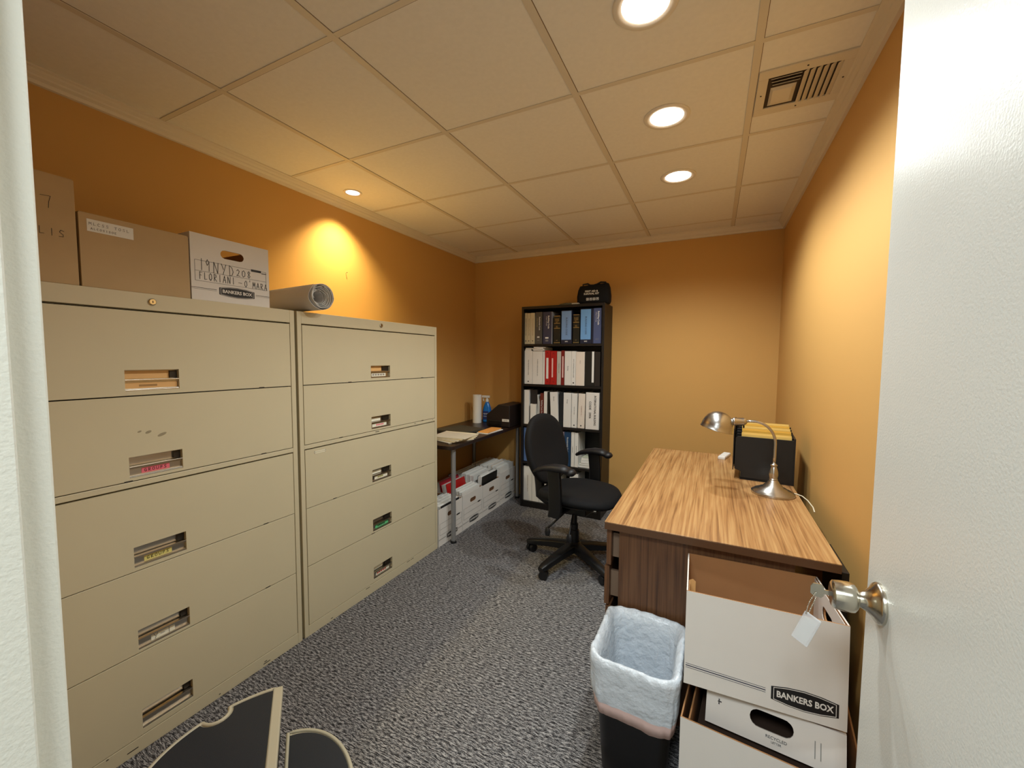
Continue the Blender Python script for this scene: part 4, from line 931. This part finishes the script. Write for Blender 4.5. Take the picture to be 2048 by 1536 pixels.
for k in range(5):
    a_ = R(189 + 72 * k)      # first spoke points back to the left
    Q = Matrix.Rotation(a_, 4, 'Z')
    lg = bpy.data.objects.new('base_leg', None); C.objects.link(lg); lg.parent = t; lg.rotation_euler = (0, 0, a_)
    MB().loft([[(x, y * w_, z_) for y, z_ in ((-1, zb), (-1.0, zt - .006), (-.7, zt), (.7, zt), (1.0, zt - .006), (1, zb))] for x, w_, zb, zt in ((.035, .036, .082, .132), (.12, .033, .080, .124), (.22, .029, .070, .108), (.315, .026, .060, .090), (.345, .018, .058, .080))]).build('spoke', M_blackp, lg, auto=50)
    cs = bpy.data.objects.new('caster', None); C.objects.link(cs); cs.parent = lg; cs.location = (.312, 0, 0)
    CM = Matrix.Translation((-.012, 0, .028)) @ Matrix.Rotation(R(70 + 50 * k), 4, 'Z')
    mb = MB()
    for y0, y1 in ((-.026, -.006), (.006, .026)): mb.cyl(CM @ Vector((0, y0, 0)), CM @ Vector((0, y1, 0)), .028, 24)
    mb.tube([CM @ Vector((-.022, 0, .012)), CM @ Vector((-.01, 0, .031)), CM @ Vector((.012, 0, .029))], .011, 8)
    mb.cyl((0, 0, .03), (0, 0, .066), .006, 10)
    # caster wheels and fork move as one
    mb.build('caster_wheels', M_blackp, lg, auto=40).location = (.325, 0, 0)
    bpy.data.objects.remove(cs)

# ------------------------------------------------------------------ waste basket with liner
t = thing('waste_basket', 'black rectangular waste basket with a folded over white liner beside the desk', 'waste basket', (-.190, 1.378, 0))
NR = 14
def rw(hw, hd, r, z_, amp=0.0, seed=0, wav=0.0, drop=0.0):
    base = rrect(hw, hd, r, z_, NR)
    # resample straight runs for wrinkles
    P = []
    n = len(base)
    for i in range(n):
        a = Vector(base[i]); b = Vector(base[(i + 1) % n]); ln = (b - a).length; m_ = max(1, int(ln / .012))
        for k in range(m_): P.append(a.lerp(b, k / m_))
    out = []
    for p in P:
        d = Vector((p.x, p.y, 0)).normalized()
        v = noise.noise(Vector((p.x * 16, p.y * 16, z_ * 9 + seed))) + .5 * noise.noise(Vector((p.x * 45, p.y * 45, z_ * 20 + seed)))
        q = p + d * (amp * v)
        q.z += wav * noise.noise(Vector((p.x * 9, p.y * 9, seed + 5.3))) + drop * noise.noise(Vector((p.x * 5, p.y * 5, seed + 9)))
        out.append(tuple(q))
    return out
HW, HD, RZ = .124, .150, .405
def at_z(z_): k = .80 + .20 * z_ / RZ; return HW * k, HD * k
rg = []
a0, b0 = at_z(0)
for z_, off in ((0, -.006), (.008, 0), (.1, 0), (.2, 0), (.3, 0), (RZ - .004, 0), (RZ - .004, -.004), (.2, -.004), (.02, -.004)):
    a_, b2 = at_z(z_); rg.append(rrect(a_ + off, b2 + off, .04, z_, 8))
MB().loft(rg).build('basket_body', M_trash, t, smooth=False, auto=50)
def same(hw, hd, z_, amp, seed, wav=0, drop=0, outer=True):
    # constant vertex count: sample angles of the same base outline, then scale
    base = rw(HW, HD, .045, 0, 0)
    out = []
    for x, y, _ in base:
        p = Vector((x * hw / HW, y * hd / HD, z_)); d = Vector((x, y, 0)).normalized()
        v = noise.noise(Vector((x * 16, y * 16, z_ * 9 + seed))) + .6 * noise.noise(Vector((x * 48, y * 48, z_ * 26 + seed))) + .35 * noise.noise(Vector((x * 110, y * 110, z_ * 40))) + .7 * noise.noise(Vector((x * 70, y * 70, z_ * 3)))
        v = max(-.35, min(.9, v))
        p += d * (amp * (abs(v) if outer else -abs(v)))
        p.z += wav * (noise.noise(Vector((x * 14, y * 14, 5.3))) + .5 * noise.noise(Vector((x * 40, y * 40, 2.3)))) + drop * noise.noise(Vector((x * 6, y * 6, 9)))
        out.append(tuple(p))
    return out
rings = []; mis = []
for z_, off, amp, wav, mi in ((.03, -.055, .004, 0, 0), (.035, -.020, .012, 0, 0), (.10, -.014, .012, 0, 0), (.16, -.012, .012, 0, 0), (.22, -.011, .012, 0, 0), (.28, -.010, .011, 0, 0), (.33, -.010, .010, 0, 0), (.37, -.010, .008, .002, 0), (.405, -.007, .003, .005, 0),
                              (.421, .002, .004, .010, 0), (.418, .010, .005, .010, 0), (.400, .014, .007, .008, 0), (.37, .012, .009, .004, 0), (.345, .011, .011, .004, 0), (.32, .012, .012, .005, 0), (.295, .012, .011, .007, 0), (.272, .010, .009, .010, 0), (.262, .010, .008, .012, 1), (.232, .009, .006, .014, 1)):
    a_, b2 = at_z(z_); rings.append(same(a_ + off, b2 + off, z_, amp, 1.7, wav, wav * .8, off > 0)); mis.append(mi)
lm_ = mis[1:] + [1]
MB().loft(rings, True, False, mis=lm_).build('bin_liner', [M_bag, M_bagp], t, smooth=True, solid=.0006, recalc=False)
t = thing('discarded_paper', 'crumpled white sheet with a dark bar inside the waste basket', 'paper', (-.18, 1.36, .16))
PMx = Matrix.Rotation(R(38), 4, 'X') @ Matrix.Rotation(R(12), 4, 'Z')
MB().loft([[(-.05, -.055, 0), (.055, -.05, .006), (.055, .05, .012), (-.045, .055, .004)], [(-.05, -.055, .0012), (.055, -.05, .0072), (.055, .05, .0132), (-.045, .055, .0052)]], True, True, PMx).build('sheet', M_paper, t)
MB().box(-.042, -.028, .0, .05, .0068, .0076, PMx).build('dark_bar', M_blkbind, t)

# ------------------------------------------------------------------ stacked boxes by the desk
# lower box
t = bankers_box('lower open white storage box on the floor, mostly under the big white box', (-.048, 1.168, 0), R(-6), .40, .37, .372, front_hole=False)
MB().box(.020, .024, .006, .36, .20, .372).build('flap_or_hole_shade', M_kraft, t)
# tray lid with a handle hole lying on it
LID = thing('box_lid', 'tilted white box lid with an oval handle hole, between the two stacked boxes', 'box lid', (.014, 1.236, .330), 0, None, rot=(R(-4.5), 0, R(-6)))
w, dd, hh = .316, .278, .098
b = MB(); b.panel(w, hh, .004, ('round', w * .5, hh * .60, .050, .021), Matrix.Rotation(R(-14), 4, 'X'), 0, 1)
b.box(0, w, .024, dd, hh - .006, hh - .002, mi=0); b.box(0, .004, .024, dd, .0, hh - .006); b.box(w - .004, w, .024, dd, 0, hh - .006); b.box(0, w, dd - .004, dd, 0, hh - .006)
b.build('lid_body', [M_box, M_box], LID)
def lidT(y=-.0008): return Matrix.Rotation(R(-14), 4, 'X') @ Matrix.Translation((0, y, 0))
o = text('RECYCLED', .010, M_txt, LID, (0, 0, 0), FRONT); o.data.transform(lidT() @ Matrix.Translation((.17, 0, .026)))
o = text('LETTER', .007, M_txt, LID, (0, 0, 0), FRONT); o.data.transform(lidT() @ Matrix.Translation((.17, 0, .016)))
mb = MB(); q = lidT(); mb.prism([(.028, .060), (.031, .063), (.031, .068), (.034, .068), (.034, .063), (.039, .063), (.039, .060), (.034, .060), (.034, .054), (.031, .054), (.031, .060)], .0006, q); mb.build('printed_mark', M_txt, LID)
for k in range(2):
    mb = MB(); mb.box(.252 + .012 * k, .254 + .012 * k, 0, .0005, .02, .06, q); mb.build('printed_mark', mat('grey print', (140, 140, 136), .6), LID)
# filler contents carrying the stack
t = thing('file_folders', 'dark folders packed in the lower storage box', 'folders', (.145, 1.330, .008), R(-6))
MB().box(-.140, .155, -.10, .11, 0, .300).build('folder_block', mat('dark brown folders', (58, 40, 28), .8), t)
# upper box, slightly tipped back
UB = bankers_box('big open white storage box with a printed logo, stacked on top beside the desk', (-.045, 1.214, .438), 0, .375, .305, .262, rot=(R(-4.5), 0, R(2)), front_hole=False, side_hole=True)
mb = MB()
for dz, th in ((0, .0022), (.0055, .0009), (-.0055, .0009)): strip(mb, .004, .052 + dz, .200, .046 + dz, th)
mb.build('printed_lines', M_inkb, UB)
logo(UB, .285, .045, .145, .052)
MB().prism([(0, 0), (.014, .006), (.020, .014), (.020, .046), (.012, .052), (0, .046)], .0008, Matrix.Translation((.0045, .10, .205))).build('tan_tab', M_peach, UB)
MB().box(.006, .0075, .004, .07, .195, .262).build('side_flap', M_kraft, UB)
MB().panel(.290, .16, .0015, ('round', .1485, .262 * .76 - .098, .052, .019), Matrix.Translation((.3690, .0085, .098)) @ Matrix.Rotation(PI / 2, 4, 'Z')).build('side_flap', M_box, UB)

# ------------------------------------------------------------------ two level step stool (bottom left)
SA = math.atan2(-.61, .80)
t = thing('step_stool', 'two level oval step stool with charcoal tread mats and putty rims, at the left cabinet', 'step stool', (-.975, .600, 0), SA)
def dshape(a_, b_, sgn, n=28, notch=None, inset=0):
    P = []
    for k in range(n + 1):
        th = PI * k / n
        x, y = (a_ - inset) * math.cos(th), (b_ - inset) * math.sin(th)
        P.append((x, sgn * (y + 0)))
    return P
def with_notch(P, c, r):
    out = []
    for x, y in P:
        dx, dy = x - c[0], y - c[1]; ds = math.hypot(dx, dy)
        if ds < r:
            k = r / max(ds, 1e-4); # push to the inner side of the circle
            out.append(None)
        else: out.append((x, y))
    res = []; n = len(out)
    i = 0
    while i < n:
        if out[i] is None:
            j = i
            while j < n and out[j] is None: j += 1
            p0, p1 = res[-1], out[j]
            a0 = math.atan2(p0[1] - c[1], p0[0] - c[0]); a1 = math.atan2(p1[1] - c[1], p1[0] - c[0])
            ai = math.atan2(-c[1], -c[0])          # through the side facing the centre
            def norm(a, ref):
                while a - ref > PI: a -= 2 * PI
                while a - ref < -PI: a += 2 * PI
                return a
            a0n, a1n = norm(a0, ai), norm(a1, ai)
            for k in range(10):
                a = a0n + (a1n - a0n) * k / 9
                res.append((c[0] + r * math.cos(a), c[1] + r * math.sin(a)))
            i = j
        else: res.append(out[i]); i += 1
    return res
HI, LO = .36, .205
A_, B_ = .225, .275
an = R(180 + 31); nc = (A_ * 1.0 * math.cos(an), B_ * 1.0 * math.sin(an))
hi = [(x, -y) for x, y in dshape(A_, B_, 1, 96)]
hi_o = with_notch(hi, nc, .032); hi_i = with_notch([(x * .965, y * .965 - .006) for x, y in hi], nc, .041)
def level(outer, z0, z1, dr=.008):
    return [[(x, y, z) for x, y in outer] for z in (z0, z1)]
MB().loft(level([(x * 1.06, y * 1.06) for x, y in hi], 0, .03)).loft(level([(x * 1.0, y) for x, y in hi_o], .03, HI - .004)).build('upper_step_body', M_rim, t, auto=40)
MB().loft(level(hi_i, HI - .004, HI - .001)).build('upper_tread_mat', M_mat, t)
# raised rim of the upper step
def rimloop(P, r, z_, closed=True):
    return MB().tube([(x, y, z_) for x, y in P] + ([(P[0][0], P[0][1], z_)] if closed else []), r, 8)
rimloop(hi_o, .0055, HI - .004).build('upper_rim', M_rim, t, smooth=True)
MB().box(-A_, A_, -.003, .020, HI - .022, HI + .001).build('riser_edge', M_rim, t, bevel=.003)
MB().box(-A_ + .012, A_ - .012, .0, .010, LO + .0, HI - .022).build('riser_gap_shade', M_void, t)  # black sheet painting the shaded gap between the two steps
lo_ = [(x, y) for x, y in dshape(.222, .165, 1, 40)]
MB().loft(level([(x, y + .030) for x, y in lo_], 0, LO - .004)).build('lower_step_body', M_rim, t, auto=40)
MB().loft(level([(x * .945, y * .93 + .035) for x, y in lo_], LO - .004, LO - .001)).build('lower_tread_mat', M_mat, t)
rimloop([(x, y + .030) for x, y in lo_], .0055, LO - .004).build('lower_rim', M_rim, t, smooth=True)

# ------------------------------------------------------------------ ceiling air vent
t = thing('ceiling_vent', 'square beige ceiling air vent with angled louvres beside the right wall', 'vent', (.2585, 1.885, HC))
b = MB(); X0, X1, Y0, Y1 = -.145, .140, -.146, .148
b.box(X0, X1, Y0, -.100, -.006, 0).box(X0, X1, .100, Y1, -.006, 0).box(X0, -.113, -.100, .100, -.006, 0).box(.105, X1, -.100, .100, -.006, 0)
b.build('vent_frame', M_grid, t, bevel=.0015)
MB().box(-.114, .106, -.101, .101, -.0012, -.0002).build('vent_cavity_shade', mat('painted vent throat shade', (58, 44, 30), .8), t)  # flat sheet, shade of the throat painted in brown
for k in range(6):
    x = .002 + .019 * k
    MB().box(-.009, .009, -.099, .099, -.0008, .0008, Matrix.Translation((x, 0, -.006)) @ Matrix.Rotation(R(-32), 4, 'Y')).build('louvre', M_grid, t)
for k in range(3):
    y = -.092 + .019 * k
    MB().box(-.105 + .004 * k, -.012, -.005, .005, -.0008, .0008, Matrix.Translation((0, y, -.006)) @ Matrix.Rotation(R(35), 4, 'X')).build('louvre', M_grid, t)
MB().loft([[(-.100, -.030, -.001), (-.018, -.030, -.001), (-.018, .092, -.001), (-.100, .092, -.001)], [(-.092, -.022, -.010), (-.032, -.022, -.010), (-.032, .060, -.010), (-.092, .060, -.010)]]).build('centre_plate', M_grid, t)
for x, y in ((-.129, 0), (.123, 0), (0, -.124), (0, .124)):
    MB().cyl((x, y, -.0075), (x, y, -.005), .003, 10).build('screw', M_scuff, t)

# small nail on the left wall
t = thing('wall_nail', 'tiny nail in the yellow-lit left wall above the second cabinet', 'nail', (XL + .001, 1.98, 1.92))
MB().cyl((0, 0, 0), (.012, 0, .002), .0015, 8).cyl((.012, 0, .002), (.013, 0, .002), .003, 10).build('nail_pin', M_steel_d, t)

t = thing('wedge_filler', 'added black slab filling the dark wedge between the desk and the right wall', 'board', (.396, 1.69, 0))
MB().box(-.010, .010, -.115, .115, 0, .695).build('board', M_blackp, t, bevel=.002)  # slab added to make the dark wedge beside the desk
